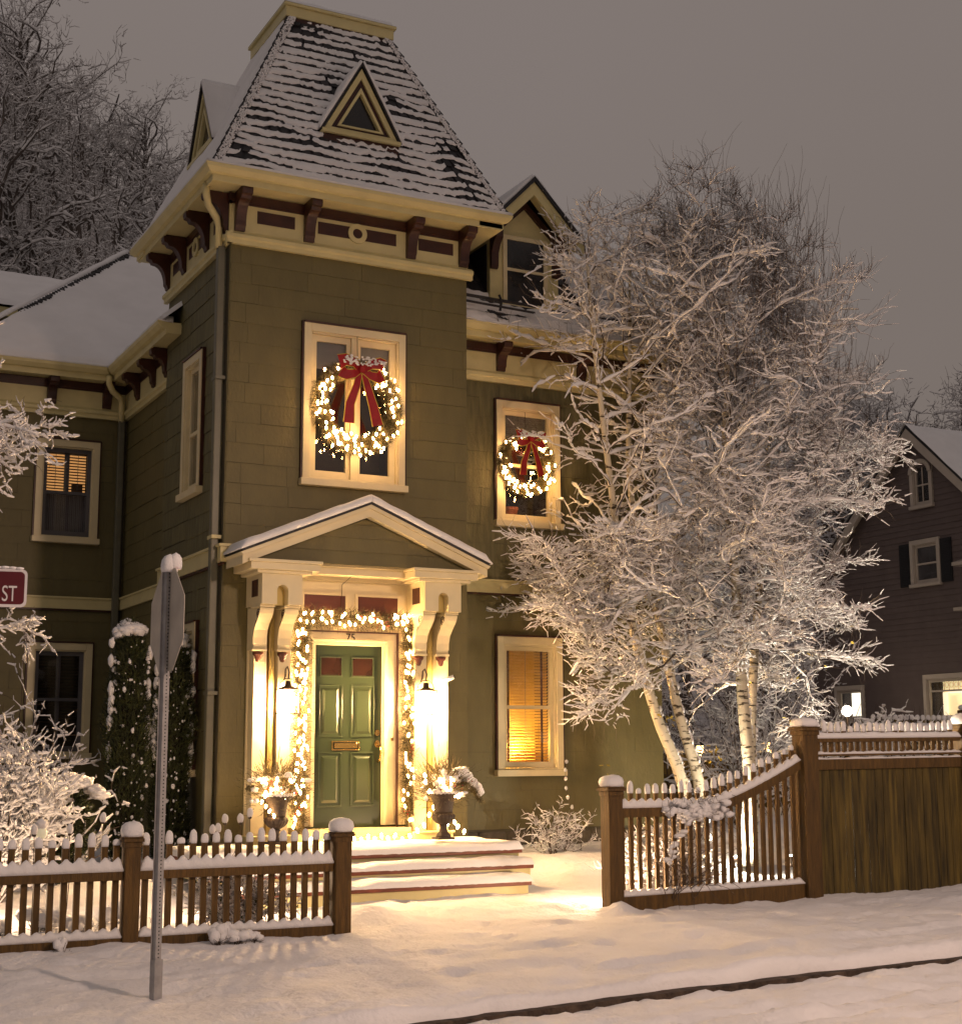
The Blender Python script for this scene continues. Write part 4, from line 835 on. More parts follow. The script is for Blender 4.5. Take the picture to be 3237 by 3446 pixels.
# ------------------------------------------------------------------ garland round the door
t = thing('light_garland', 'evergreen garland with white lights framing the green front door', 'garland', (0, 0, 0))
path = []
for k in range(60): path.append((.93, -.10, .72 + 2.33 * k / 60))
for k in range(36): path.append((.93 + 1.37 * k / 36, -.12, 3.10))
for k in range(60): path.append((2.31, -.10, 3.05 - 2.33 * k / 60))
PA = np.array(path); n = 21000; i = rng.integers(0, len(PA), n); q = rng.normal(size=(n, 3)) * .038; q[:, 1] = -np.abs(q[:, 1]); dv = q / (np.linalg.norm(q, axis=1, keepdims=True) + 1e-9) + rng.normal(size=(n, 3)) * .5; dv[:, 1] -= .2
blades('foliage', PA[i] + q + rng.normal(size=(n, 3)) * [0.01, 0, .02], dv, rng.uniform(.03, .085, n), .006, NEEDLE, t)
random.seed(5)
for k in range(215):
    p = random.choice(path); bulb((p[0] + random.uniform(-.085, .085), p[1] - random.uniform(.05, .09), p[2] + random.uniform(-.085, .085)), t, .86)
mb = MB()
for k in range(16):
    p = random.choice(path); c = (p[0] + random.uniform(-.06, .06), p[1] - .06, p[2] + random.uniform(-.06, .06))
    for j in range(7): mb.blob((c[0] + random.gauss(0, .018), c[1] + random.gauss(0, .01), c[2] + random.gauss(0, .022)), (.009,) * 3, 0, j, 0)
mb.build('red_berry', mat('red_berries', (.35, .01, .01), .35), t, smooth=True, kind='stuff')
mb = MB(); mb.tube([(1.52, -.37, 3.7), (1.51, -.20, 3.60), (1.45, -.08, 3.52), (1.44, -.08, 3.3), (1.43, -.1, 3.12)], .004, 4); mb.build('cord', IRON, t)
t = thing('string_lights', 'string of white fairy lights lying along the door threshold', 'string lights', (0, 0, 0))
pts = []
for k in range(15): pts.append((1.0 + .088 * k, -.30, .60 - .03 * (k % 2) + .01 * random.uniform(-1, 1)))
for q in ((2.32, -.32, .66), (2.40, -.33, .72), (2.46, -.35, .84), (2.52, -.36, .92), (2.58, -.34, .80)): pts.append(q)
for q in ((2.72, -.33, .72), (2.80, -.33, .74), (2.86, -.32, .69), (2.93, -.32, .63)): pts.append(q)
mb = MB(); mb.tube(pts, .004, 4); mb.build('cord', IRON, t)
for p in pts: bulb((p[0] + random.uniform(-.01, .01), p[1] - .02, p[2] - .01), t, 1.25)

# ------------------------------------------------------------------ wall lanterns
def lantern(label, x, z):
    t = thing('wall_lantern', label, 'lantern', (x, -.34, z))
    mb = MB()
    for sx in (-1, 1):
        for sy in (-1, 1): mb.box(sx * .075 - .005, sx * .075 + .005, sy * .075 - .005, sy * .075 + .005, -.13, .13)
    for zz in (-.13, .12): 
        mb.box(-.085, .085, -.085, -.07, zz, zz + .012); mb.box(-.085, .085, .07, .085, zz, zz + .012); mb.box(-.085, -.07, -.07, .07, zz, zz + .012); mb.box(.07, .085, -.07, .07, zz, zz + .012)
    mb.build('frame', IRON, t)
    mb = MB(); mb.lathe(0, 0, [(.088, .131), (.085, .137), (.03, .16), (.022, .21), (.0, .215)], 16); mb.build('cap', IRON, t, smooth=True)
    mb = MB(); mb.tube([(-.08, 0, .13), (-.07, 0, .19), (-.03, 0, .235), (.03, 0, .235), (.07, 0, .19), (.08, 0, .13)], .005, 5); mb.tube([(0, 0, .23), (0, -.02, .30), (0, .03, .36), (0, .08, .34), (0, .09, .26), (0, .135, .22)], .008, 6); mb.box(-.03, .03, .125, .139, .12, .32); mb.build('bracket_arm', IRON, t)
    mb = MB(); mb.lathe(0, 0, [(.0, -.11), (.05, -.11), (.052, .09), (.0, .10)], 14); mb.build('lit_glass', mat('lantern_glow', (1, .8, .5), .5, 0, 1, emit=(1, .60, .26), estr=1300), t, smooth=True); MATS['lantern_glow'].cycles.emission_sampling = 'AUTO'; return t
lantern('lit square wall lantern left of the green door', .70, 2.12).scale = (1.35, 1.15, 1.1)
lantern('lit square wall lantern right of the green door beneath the camera', 2.43, 2.13).scale = (1.35, 1.15, 1.1)
t = thing('security_camera', 'small white security camera above the right hand lantern', 'camera', (2.74, -.20, 2.38))
mb = MB(); mb.tube([(0, .0, 0), (0, -.05, .01), (0, -.07, .03)], .018, 8); mb.lathe(0, -.003, [(.035, -.02), (.035, .02), (.0, .03)], 12); mb.build('mount', WHITE, t)
mb = MB(); mb.tube([(-.07, -.07, .0), (.06, -.14, .06)], .027, 10); mb.build('camera_body', mat('white_plastic', (.7, .7, .7), .4), t, smooth=True)
mb = MB(); mb.tube([(.06, -.14, .06), (.068, -.145, .063)], .02, 10); mb.build('lens', MATS['dark_glass'], t)

# ------------------------------------------------------------------ urns and their winter arrangements
URN = mat('dark_stone_urn', (.036, .024, .018), .6, .3, 6, .3, 30)
def urn(label, x, y, z):
    t = thing('urn', label, 'urn', (x, y, z), group='urns beside the front door')
    mb = MB(); mb.box(-.10, .10, -.10, .10, 0, .025); mb.build('base', URN, t, bevel=.004)
    mb = MB(); mb.lathe(0, 0, [(.088, .025), (.088, .04), (.075, .06), (.05, .085), (.042, .13), (.052, .145), (.042, .16)], 20); mb.build('stem', URN, t, smooth=True)
    rs = []
    for k, (r, z_) in enumerate([(.04, .16), (.085, .185), (.118, .22), (.13, .25), (.122, .275), (.105, .29)]):
        rs.append([((r * (1 + .05 * abs(math.sin(i * PI / 2)) * (k < 5))) * math.cos(2 * PI * i / 40), r * (1 + .05 * (i % 2) * (k < 5)) * math.sin(2 * PI * i / 40), z_) for i in range(40)])
    MB().rings(rs).build('fluted_bowl', URN, t)
    mb = MB(); mb.lathe(0, 0, [(.104, .291), (.108, .34), (.122, .42), (.145, .47), (.185, .50), (.19, .515), (.17, .515), (.14, .49)], 24); mb.build('neck', URN, t, smooth=True)
    sn = MB()
    for k in range(26):
        a = 2 * PI * k / 26; sn.blob((.165 * math.cos(a), .165 * math.sin(a), .525), (.035, .035, .018 + .008 * random.random()), .3, k, 1)
    sn.build('rim_snow', SNOW, t, smooth=True); return t
urn('left dark urn beside the green door behind the picket fence', .42, -.80, .565); urn('right dark urn beside the green door standing clear on the top step', 2.40, -.88, .565)
def arrangement(label, x, y, z, right):
    t = thing('winter_bouquet', label, 'arrangement', (x, y, z), group='evergreen arrangements in urns'); n = 3200
    P0 = rng.normal(size=(n, 3)) * [.13, .10, .10] + [0, 0, .10]; D = P0 * [1, 1, .6] + rng.normal(size=(n, 3)) * .08 + [0, 0, .06]
    blades('foliage', P0, D, rng.uniform(.03, .09, n), .007, NEEDLE, t)
    segs = []
    stems = [(-.16, -.02, .42), (-.10, .0, .52), (.02, .0, .58), (.09, -.02, .40), (.14, 0, .36), (-.22, 0, .30)] if not right else [(-.18, 0, .52), (-.08, 0, .44), (.02, 0, .34), (.10, 0, .58), (.03, 0, .30), (-.20, 0, .36)]
    for (a, b, c) in stems: branch(segs, Vector((a * .2, b, 0)), Vector((a, b, c)), Vector((a, b, c)).length, .009, 5, .08)
    for k in range(9): branch(segs, Vector((.08, 0, .15)), Vector((random.uniform(.0, .18), random.uniform(-.1, .1), .3)), .28, .004, 4, .2)
    tubes('stem', segs, mat('ochre_twig', (.25, .17, .06), .7), t, 4)
    mb = MB()
    for k in range(34 if not right else 46):
        u = random.gauss(0, .12); w = random.gauss(0, .08); h = random.uniform(.03, .26) - abs(u) * .3; mb.blob((u, w - .03, h), (random.uniform(.02, .055), .035, random.uniform(.016, .032)), .5, k, 1)
    if right:   # long snow laden bough arching to the right
        for k in range(44):
            s = k / 43; u = .12 + .34 * s; h = .22 - .0 * s - .42 * max(0, s - .35) ** 1.5; mb.blob((u + random.gauss(0, .012), random.gauss(0, .03), h + random.gauss(0, .018)), (.05 - .018 * s, .045, .05 + .028 * math.sin(PI * s)), .4, k, 1)
        m2 = 900; s = rng.random(m2); P1 = np.stack([.12 + .36 * s, rng.normal(size=m2) * .04, .18 - .42 * np.maximum(0, s - .35) ** 1.5 - .05], 1); blades('drooping_needles', P1, rng.normal(size=(m2, 3)) * .4 + [.3, 0, -1], .05, .007, NEEDLE, t)
    else:
        for k in range(14): s = k / 13; mb.blob((-.14 - .16 * s, random.gauss(0, .02), .15 + .04 * math.sin(PI * s) + random.gauss(0, .012)), (.03, .03, .022), .4, k, 1)
        m2 = 500; s = rng.random(m2); P1 = np.stack([-.12 - .2 * s, rng.normal(size=m2) * .03, .11 + 0 * s], 1); blades('drooping_needles', P1, rng.normal(size=(m2, 3)) * .4 + [-.3, 0, -1], .06, .007, NEEDLE, t)
    mb.build('snow', SNOW, t, smooth=True, kind='stuff')
    mb = MB()
    for k in range(60): mb.blob((random.gauss(0.02, .10), -random.uniform(.03, .14), random.uniform(.0, .2)), (.008,) * 3, 0, k, 0)
    mb.build('red_berry', MATS['red_berries'], t, smooth=True, kind='stuff')
    for k in range(15): bulb((random.gauss(-.02 if right else 0, .12), -random.uniform(.08, .15), random.uniform(-.02, .24)), t, 1.1)
    if not right:
        for k in range(4): bulb((-.20 + .045 * k, -.10, -.05 - .05 * k), t, .9)
random.seed(9)
arrangement('evergreen twigs with lights and snow in the left urn', .42, -.80, 1.08, False)
arrangement('evergreen twigs with a snow laden bough arching right from the right urn', 2.40, -.88, 1.08, True)

# ------------------------------------------------------------------ picket fences
FY = -3.60
def snow_cap(mb, x, y, z, rx, ry, h, seed):     # rounded loaf of snow on a post or picket
    rs = []; n = 12
    for (k, zz) in ((.90, 0), (1.0, .18), (1.02, .42), (.92, .72), (.62, .93), (.2, 1.0)):
        rs.append([(x + rx * k * abs(math.cos(a)) ** .75 * (1 if math.cos(a) > 0 else -1) * (1 + .05 * noise.noise(Vector((a, seed, zz)))), y + ry * k * abs(math.sin(a)) ** .75 * (1 if math.sin(a) > 0 else -1), z + h * zz * (1 + .10 * noise.noise(Vector((seed * 1.3, math.cos(a), 1))))) for a in [2 * PI * i / n for i in range(n)]])
    return mb.rings(rs)
def post(t, x, y, zb, zt, w, sh_=.12):
    mb = MB(); mb.box(x - w / 2, x + w / 2, y - w / 2, y + w / 2, zb - .3, zt); p = mb.build('post', WOOD, t, bevel=.008)
    mb = MB(); mb.box(x - w * .56, x + w * .56, y - w * .56, y + w * .56, zt - .045, zt + .0); mb.box(x - w * .66, x + w * .66, y - w * .66, y + w * .66, zt + .001, zt + .03); mb.box(x - w * .60, x + w * .60, y - w * .60, y + w * .60, zt + .031, zt + .045); mb.build('post_cap', WOOD, p, bevel=.004)
    snow_cap(MB(), x, y, zt + .045, w * .70, w * .70, sh_, x).build('snow_cap', SNOW, p, smooth=True)
def pickets(t, xs_, y, zb, zts, w=.052, d=.03):
    for k, (x, zt) in enumerate(zip(xs_, zts)):
        lx = x + random.uniform(-.004, .004); mb = MB(); mb.prism([(lx - w / 2, y - d / 2, zb), (lx + w / 2, y - d / 2, zb), (lx + w / 2, y - d / 2, zt - .03), (lx + w * .2, y - d / 2, zt), (lx - w * .2, y - d / 2, zt), (lx - w / 2, y - d / 2, zt - .03)],
                             [(lx - w / 2, y + d / 2, zb), (lx + w / 2, y + d / 2, zb), (lx + w / 2, y + d / 2, zt - .03), (lx + w * .2, y + d / 2, zt), (lx - w * .2, y + d / 2, zt), (lx - w / 2, y + d / 2, zt - .03)])
        p = mb.build('picket', WOOD, t); snow_cap(MB(), lx + random.uniform(-.003, .003), y, zt - .035, w * random.uniform(.60, .70), d * random.uniform(.75, .95), random.choice([.06, .085, .1, .105, .115, .125]) * random.uniform(.85, 1.1), x * 3.7).build('snow_cap', SNOW, p, smooth=True)
def rail_snow(t, pts, y0, y1, h, step=.0, nm='rail_snow', pk=None):   # pts (x,z) top of the rail
    rs = []
    n_ = max(8, int((pts[-1][0] - pts[0][0]) / .022))
    X_ = np.linspace(pts[0][0], pts[-1][0], n_); Z_ = np.interp(X_, [p[0] for p in pts], [p[1] for p in pts])
    for x, z in zip(X_, Z_):
        w = .5 + .5 * math.cos((x - pk[0]) / pk[1] * 2 * PI) if pk else .5; hh = h * (.72 + .42 * w) + .010 * noise.noise(Vector((x * 9, z, 2))); fr = noise.noise(Vector((x * 16, 3, z))) * .006
        e = min(1, .35 + min(x - pts[0][0], pts[-1][0] - x) / .04); hh *= e
        rs.append([(x, y0 + .001, z - .004), (x, y0 - .012 + fr, z + hh * .35), (x, y0 + .004 + fr, z + hh * .75), (x, y0 * .7 + y1 * .3, z + hh), (x, y1 - .004, z + hh * .85), (x, y1 + .01, z + hh * .3), (x, y1, z - .004)])
    return MB().rings(rs).build(nm, SNOW, t, smooth=True)
def straight_rail(t, x0, x1, z0, z1, y0, y1, snow, pk, nm='rail', dz=0):
    mb = MB(); mb.hexa([(x0, y0, z0), (x1, y0, z0 + dz), (x1, y1, z0 + dz), (x0, y1, z0), (x0, y0, z1), (x1, y0, z1 + dz), (x1, y1, z1 + dz), (x0, y1, z1)]); r_ = mb.build(nm, WOOD, t, bevel=.004)
    if snow: rail_snow(r_, [(x0, z1), (x1, z1 + dz)], y0, y1, snow, pk=pk)
random.seed(31)
lf = thing('picket_fence', 'low cedar picket fence with snow capped pickets left of the gate opening', 'fence', (0, 0, 0))
post(lf, -1.87, FY, -.06, .80, .135, .125); post(lf, .045, FY, -.04, .79, .155, .125); post(lf, -3.75, FY, -.06, .80, .135, .12)
for (a, b, n_) in ((-3.68, -1.94, 16), (-1.80, -.035, 17)):
    xs_ = [a + (b - a) * (k + .6) / n_ for k in range(n_)]; sp_ = (b - a) / n_
    pickets(lf, xs_, FY + .045, -.03, [.80 + random.uniform(-.008, .008) for _ in xs_])
    straight_rail(lf, a, b, .485, .56, FY - .03, FY + .028, .105, (xs_[0], sp_)); straight_rail(lf, a, b, -.10, .015, FY - .035, FY + .028, .075, (xs_[0], sp_), 'bottom_rail')
rf_ = thing('picket_fence', 'taller cedar picket fence with curved top rail in front of the birches', 'fence', (0, 0, 0))
post(rf_, 2.95, FY, 0, 1.155, .165, .115); post(rf_, 5.43, FY, .05, 1.76, .20, .10)
n_ = 22; xs_ = [3.095 + (5.27 - 3.095) * k / (n_ - 1) for k in range(n_)]
curve = lambda x: .985 + .475 * max(0, (x - 4.05) / (5.36 - 4.05)) ** 1.35
pickets(rf_, xs_, FY + .04, .08, [curve(x) + .175 + random.uniform(-.006, .006) for x in xs_], w=.045)
mb = MB(); K = 30; a = 3.035; b = 5.33
for k in range(K):
    x0, x1 = a + (b - a) * k / K, a + (b - a) * (k + 1) / K; mb.hexa([(x0, FY - .035, curve(x0) - .095), (x1, FY - .035, curve(x1) - .095), (x1, FY + .025, curve(x1) - .095), (x0, FY + .025, curve(x0) - .095), (x0, FY - .035, curve(x0)), (x1, FY - .035, curve(x1)), (x1, FY + .025, curve(x1)), (x0, FY + .025, curve(x0))])
r_ = mb.build('curved_rail', WOOD, rf_); rail_snow(r_, [(a + (b - a) * k / K, curve(a + (b - a) * k / K)) for k in range(K + 1)], FY - .035, FY + .025, .085, pk=(xs_[0], .1036))
straight_rail(rf_, 3.035, 5.33, -.06, .12, FY - .04, FY + .025, .06, (xs_[0], .1036), 'bottom_rail', dz=.035)
pf = thing('privacy_fence', 'tall cedar board fence topped by a row of short snow capped pickets', 'fence', (0, 0, 0))
x = 5.54; k = 0
while x < 10.2:
    w_ = random.uniform(.085, .118)
    if not (7.66 < x + w_ / 2 < 7.90): mb = MB(); d_ = random.uniform(-.004, .004); mb.box(x, x + w_ - .004, FY - .012 + d_, FY + .012 + d_, -.1, 1.37); mb.build('board', BOARD, pf, bevel=.003)
    x += w_
for (a, b) in ((5.535, 7.66), (7.90, 10.2)):
    straight_rail(pf, a, b, 1.34, 1.455, FY - .04, FY + .03, .02, (a, .3), 'top_rail', dz=.02)
    straight_rail(pf, a, b, 1.485, 1.51, FY - .045, FY + .03, .025, (a, .0925), 'ledge_rail', dz=.02)
    straight_rail(pf, a, b, 1.635, 1.68, FY - .05, FY + .035, .065, None, 'cap_rail', dz=.02)
    n_ = int((b - a - .08) / .0925); xs_ = [a + .07 + .0925 * k for k in range(n_)]; pickets(pf, xs_, FY + .0, 1.50, [1.79 + .02 * (x - 5.5) / 2 + random.uniform(-.01, .006) for x in xs_], w=.046)
post(pf, 7.78, FY, .1, 1.80, .20, .13)

# ------------------------------------------------------------------ traffic sign seen from behind, street name plate
t = thing('stop_sign', 'octagonal road sign seen from behind on a perforated steel post capped with snow', 'road sign', (-2.25, -5.86, -.10))
STEEL = mat('galvanised_steel', (.34, .33, .33), .5, .15, 14, .1, 30, metal=.3); ALU = mat('sign_back_aluminium', (.52, .47, .40), .55, .12, 5, metal=.1)
ang = math.radians(18); c_, s_ = math.cos(ang), math.sin(ang)
def rz(p): return (p[0] * c_ - p[1] * s_, p[0] * s_ + p[1] * c_, p[2])
def rmb(mb): mb.v = [rz(p) for p in mb.v]; return mb
rmb(MB().box(-.024, .024, -.0225, -.0195, .0, 3.05)).build('post', STEEL, t)
rmb(MB().box(-.024, -.021, -.0194, .022, .0, 3.05)).build('post', STEEL, t); rmb(MB().box(.021, .024, -.0194, .022, .0, 3.05)).build('post', STEEL, t)
rmb(MB().box(-.036, -.0245, .018, .022, .0, 3.05).box(.0245, .036, .018, .022, .0, 3.05)).build('post_flange', STEEL, t)
mb = MB()
for k in range(118):
    z = .03 + .0255 * k; mb.prism([(.0055 * math.cos(2 * PI * i / 8), -.0232, z + .0055 * math.sin(2 * PI * i / 8)) for i in range(8)], [(.0055 * math.cos(2 * PI * i / 8), -.0226, z + .0055 * math.sin(2 * PI * i / 8)) for i in range(8)])
rmb(mb).build('post_hole', mat('hole_black', (.01, .01, .01), .9), t, kind='stuff')
rmb(MB().box(-.034, .034, -.034, .024, -.05, .22)).build('post_sleeve', STEEL, t, bevel=.003)
a2 = math.radians(-87); R8 = .40
def octp(y): return [(R8 * math.cos(PI / 8 + k * PI / 4), y, 2.60 + R8 * math.sin(PI / 8 + k * PI / 4)) for k in range(8)]
mb = MB(); mb.prism(octp(.026), octp(.030)); c3, s3 = math.cos(a2), math.sin(a2)
mb.v = [(x * c3 - (y - .028) * s3 + .012, x * s3 + (y - .028) * c3 + .03, z) for x, y, z in mb.v]; mb.build('sign_plate', ALU, t)
mb = MB(); mb.prism([(.98 * x, .0301, 2.6 + .98 * (z - 2.6)) for x, y, z in octp(0)], [(.98 * x, .0305, 2.6 + .98 * (z - 2.6)) for x, y, z in octp(0)]); mb.v = [(x * c3 - (y - .028) * s3 + .012, x * s3 + (y - .028) * c3 + .03, z) for x, y, z in mb.v]; mb.build('sign_face', mat('sign_red', (.35, .01, .01), .4), t)
mb = MB(); snow_cap(mb, 0.01, .0, 2.95, .06, .07, .13, 4); snow_cap(mb, .045, -.03, 2.97, .045, .05, .12, 9); mb.build('snow_cap', SNOW, t, smooth=True)
for z in (2.35, 2.85): rmb(MB().box(-.012, .012, -.03, .05, z, z + .012)).build('bolt', STEEL, t)
# street name plate reaching in from the left
t = thing('street_sign', 'maroon street name plate reading ST with a silver border at the left edge', 'street sign', (-4.09, -10.5, 2.19))
def sp_(mb): 
    a = math.radians(8); mb.v = [(x * math.cos(a) + y * math.sin(a), -x * math.sin(a) + y * math.cos(a), z) for x, y, z in mb.v]; return mb
def rrect(x0, x1, z0, z1, r): 
    o = []
    for (cx_, cz_, a0) in ((x1 - r, z1 - r, 0), (x0 + r, z1 - r, 90), (x0 + r, z0 + r, 180), (x1 - r, z0 + r, 270)):
        for k in range(6): a = math.radians(a0 + 90 * k / 5); o.append((cx_ + r * math.cos(a), cz_ + r * math.sin(a)))
    return o
pl_ = rrect(-.75, 0, -.075, .075, .022); mb = MB(); mb.prism([(x, 0, z) for x, z in pl_], [(x, .004, z) for x, z in pl_]); o = sp_(mb).build('border', mat('reflective_silver', (.62, .60, .62), .4), t)
pl_ = rrect(-.74, -.010, -.064, .064, .016); mb = MB(); mb.prism([(x, -.0015, z) for x, z in pl_], [(x, -.0002, z) for x, z in pl_]); sp_(mb).build('plate', mat('maroon_sheeting', (.085, .006, .012), .45), t)
o = text('ST', .088, Matrix.Rotation(math.radians(-8), 4, 'Z') @ Matrix.Translation((-.095, -.003, -.052)) @ Matrix.Rotation(PI / 2, 4, 'X') @ Matrix.Diagonal((.62, 1, 1, 1)), MATS['reflective_silver'], t, 'lettering', .0008)
mb = MB()
for k in range(26): mb.blob((-.03 - .028 * k, .002, .078 + random.uniform(0, .004)), (.02, .008, random.uniform(.004, .008)), .3, k, 0)
sp_(mb).build('snow', SNOW, t, smooth=True)
mb = MB(); mb.tube([(-.76, .03, -2.4), (-.76, .03, .35)], .03, 8); sp_(mb).build('pole', STEEL, t)

# ------------------------------------------------------------------ street lamp across the road (outside the frame, it lights the pavement)
t = thing('street_lamp', 'street lamp on a steel pole across the road, lighting the pavement snow', 'street lamp', (4.0, -19.5, -.25))
MB().tube([(0, 0, 0), (0, 0, 7.2), (-.2, .5, 7.7), (-.5, 1.5, 7.8)], [.09, .06, .05, .04], 10).build('pole', STEEL, t, smooth=True)
MB().box(-.75, -.35, 1.3, 2.0, 7.74, 7.86).build('lamp_head', STEEL, t, bevel=.02)
MB().box(-.70, -.40, 1.4, 1.9, 7.70, 7.735).build('lens', mat('street_lamp_lens', (1, .8, .6), .5, 0, 1, emit=(1, .72, .5), estr=12), t)
lamp('street_light', (-.55, 1.65, 7.6), STREET_W, (1, .68, .50), .35, t, spot=((-.9, 4.5, 0.0), 150, .35))

# ------------------------------------------------------------------ birch clump
BIRCH = mat('birch_bark', (.55, .50, .40), .7, .1, 4, .3, 20)
nt = BIRCH.node_tree; b_ = nt.nodes['Principled BSDF']
tcb = nt.nodes.new('ShaderNodeTexCoord'); mpb = nt.nodes.new('ShaderNodeMapping'); mpb.inputs['Scale'].default_value = (5, 5, 16); nt.links.new(tcb.outputs['Object'], mpb.inputs[0])
nb_ = nt.nodes.new('ShaderNodeTexNoise'); nb_.inputs['Scale'].default_value = 1.6; nb_.inputs['Detail'].default_value = 3; nt.links.new(mpb.outputs[0], nb_.inputs['Vector'])
rb_ = nt.nodes.new('ShaderNodeValToRGB'); rb_.color_ramp.elements[0].position = .36; rb_.color_ramp.elements[0].color = (.05, .035, .02, 1); rb_.color_ramp.elements[1].position = .44; rb_.color_ramp.elements[1].color = (.56, .50, .38, 1)
nt.links.new(nb_.outputs['Fac'], rb_.inputs[0]); nt.links.new(rb_.outputs[0], b_.inputs['Base Color'])
random.seed(41)
def birch():
    B0 = Vector((5.75, -1.2, .17)); t = thing('birch_tree', 'clump of four white birch trunks with a wide snow laden crown', 'tree', tuple(B0))
    big, mid, fine = [], [], []
    env_z = [0, 1.0, 1.8, 2.8, 4.2, 5.6, 6.8, 7.8, 8.6, 9.4]; env_r = [.6, 1.2, 2.15, 2.42, 2.5, 2.42, 2.3, 2.0, 1.15, .3]
    C = Vector((.15, .2, 0))
    def renv(z): return float(np.interp(z, env_z, env_r))
    stems = [((-.10, .0, 0), [(-.23, .05, 1.0), (-.62, .05, 1.9), (-.95, .1, 3.2), (-1.15, .1, 4.6), (-1.35, .1, 6.3), (-1.45, .1, 7.5)], .085),
             ((.0, -.05, 0), [(-.02, 0, 1.0), (-.28, 0, 1.8), (-.42, .2, 3.0), (-.6, .5, 4.6), (-.45, .7, 6.4), (-.35, .8, 7.8)], .080),
             ((.42, -.40, 0), [(.50, -.35, 1.0), (.50, -.25, 2.0), (.56, -.1, 3.4), (.60, .1, 5.0), (.75, .2, 6.4), (.70, .2, 7.4)], .098),
             ((.46, -.22, 0), [(.64, -.15, 1.0), (.85, .0, 2.2), (1.25, .3, 3.6), (1.5, .4, 5.0), (1.7, .4, 6.3), (1.75, .4, 7.3)], .078)]
    trunk_pts = []
    def keep(p_, fine_=False):
        x_, y_, z_ = p_.x + B0.x, p_.y, p_.z
        if z_ < 1.5 or math.hypot(p_.x - C.x, p_.y - C.y) > renv(z_) * 1.10: return False
        if x_ < 5.15 and 4.0 < z_ < 6.3: return random.random() < .26
        if x_ < 5.35 and z_ >= 6.3: return random.random() < .32
        if y_ < -.5 and z_ < 3.4 and random.random() < .35: return False
        return not fine_ or random.random() < (.92 if z_ < 5.5 else .66)
    for (b0, pts, r0) in stems:
        P_ = [Vector(b0)] + [Vector(p) for p in pts]; n = len(P_) - 1; fin = []
        for i in range(n):
            for k in range(4): 
                s = k / 4; p0, p1, p2, p3 = P_[max(0, i - 1)], P_[i], P_[i + 1], P_[min(n, i + 2)]
                fin.append(.5 * ((2 * p1) + (p2 - p0) * s + (2 * p0 - 5 * p1 + 4 * p2 - p3) * s * s + (3 * p1 - p0 - 3 * p2 + p3) * s ** 3))
        fin.append(P_[-1]); rr = [r0 * (1.25 if i == 0 else 1) * (1 - .80 * i / (len(fin) - 1)) for i in range(len(fin))]
        MB().tube(fin, rr, 12).build('trunk', BIRCH, t, smooth=True)
        # snow plastered on one side of each stem
        sn = MB()
        for k in range(int(90 if b0[0] < .3 else 50)):
            i = random.randint(1, min(13, len(fin) - 2)); s = random.random(); q = fin[i].lerp(fin[i + 1], s); a = random.gauss(.2, .35); sn.blob((q.x + rr[i] * math.cos(a) * .95, q.y - rr[i] * .35 + rr[i] * math.sin(a) * .5, q.z), (.022, .03, random.uniform(.02, .055)), .5, k, 0)
        sn.build('trunk_snow', SNOW, t, smooth=True, kind='stuff')
        trunk_pts.append((fin, rr))
    for si, (fin, rr) in enumerate(trunk_pts):
        L_ = len(fin); zs = [p.z for p in fin]; top = fin[-1].z
        npb = (34, 30, 44, 34)[si]
        for k in range(npb):
            zf = 2.15 + (top - 1.9) * ((k + random.random()) / npb) ** .9; i = min(range(L_), key=lambda j: abs(zs[j] - zf)); p = fin[i]; 
            az = random.uniform(0, 2 * PI) if k % 3 else random.choice([random.uniform(-.6, .6), PI + random.uniform(-.6, .6)])
            upf = float(np.interp(zf, [1.4, 3, 5, 7, 8.5], [.10, .30, .65, 1.3, 3.0])); d = Vector((math.cos(az), math.sin(az), upf)).normalized()
            # run until the envelope
            L = .5
            while L < 4.5:
                q = p + d * L; h = Vector((q.x - C.x, q.y - C.y, 0)).length
                if h > renv(q.z) * random.uniform(.86, 1.03) or q.z > 9: break
                L += .15
            if L < .6: continue
            pts = branch(big, p, d, L, max(.009, rr[i] * .26), 11, .42, lift=-.05, r_end=.22, arch=.6 if zf < 4 else .25); n0 = len(pts) - 1; cut = n0
            for jj in range(1, n0 + 1):
                qq = pts[jj][0]
                if math.hypot(qq.x - C.x, qq.y - C.y) > renv(qq.z) * 1.06 or qq.z < 1.65 or qq.z > 9.2: cut = jj - 1; break
            if cut < n0: del big[len(big) - (n0 - cut):]; pts = pts[:cut + 1]
            for m in range(1, len(pts)):
                for rep in range(2 if m > 2 else 1):
                    q, dd, r_ = pts[m]; l2 = L * random.uniform(.20, .40) * (1.15 - m / 12)
                    if random.random() < .10: continue
                    d2 = side_dir(dd, random.uniform(.55, 1.05)); d2.z = d2.z * .45 + .06; d2.normalize()
                    if not keep(q + d2 * l2 * .6): continue
                    p2 = branch(mid, q, d2, max(.28, l2), max(.0045, r_ * .5), 6, .5, lift=.10, r_end=.4, arch=.3)
                    for mm in range(1, len(p2)):
                        for rep2 in range(3):
                            if not keep(p2[mm][0], True): continue
                            q3, d3, r3 = p2[mm]; d4 = side_dir(d3, random.uniform(.45, .95)); d4.z = d4.z * .6 + (.12 if q3.z < 5 else .55); d4.normalize()
                            branch(fine, q3, d4, random.uniform(.12, .34) * (1 if q3.z < 5.5 else 1.2), .0034, 3, .55, lift=.15)
        # upright whips at the crown top
    whips = []
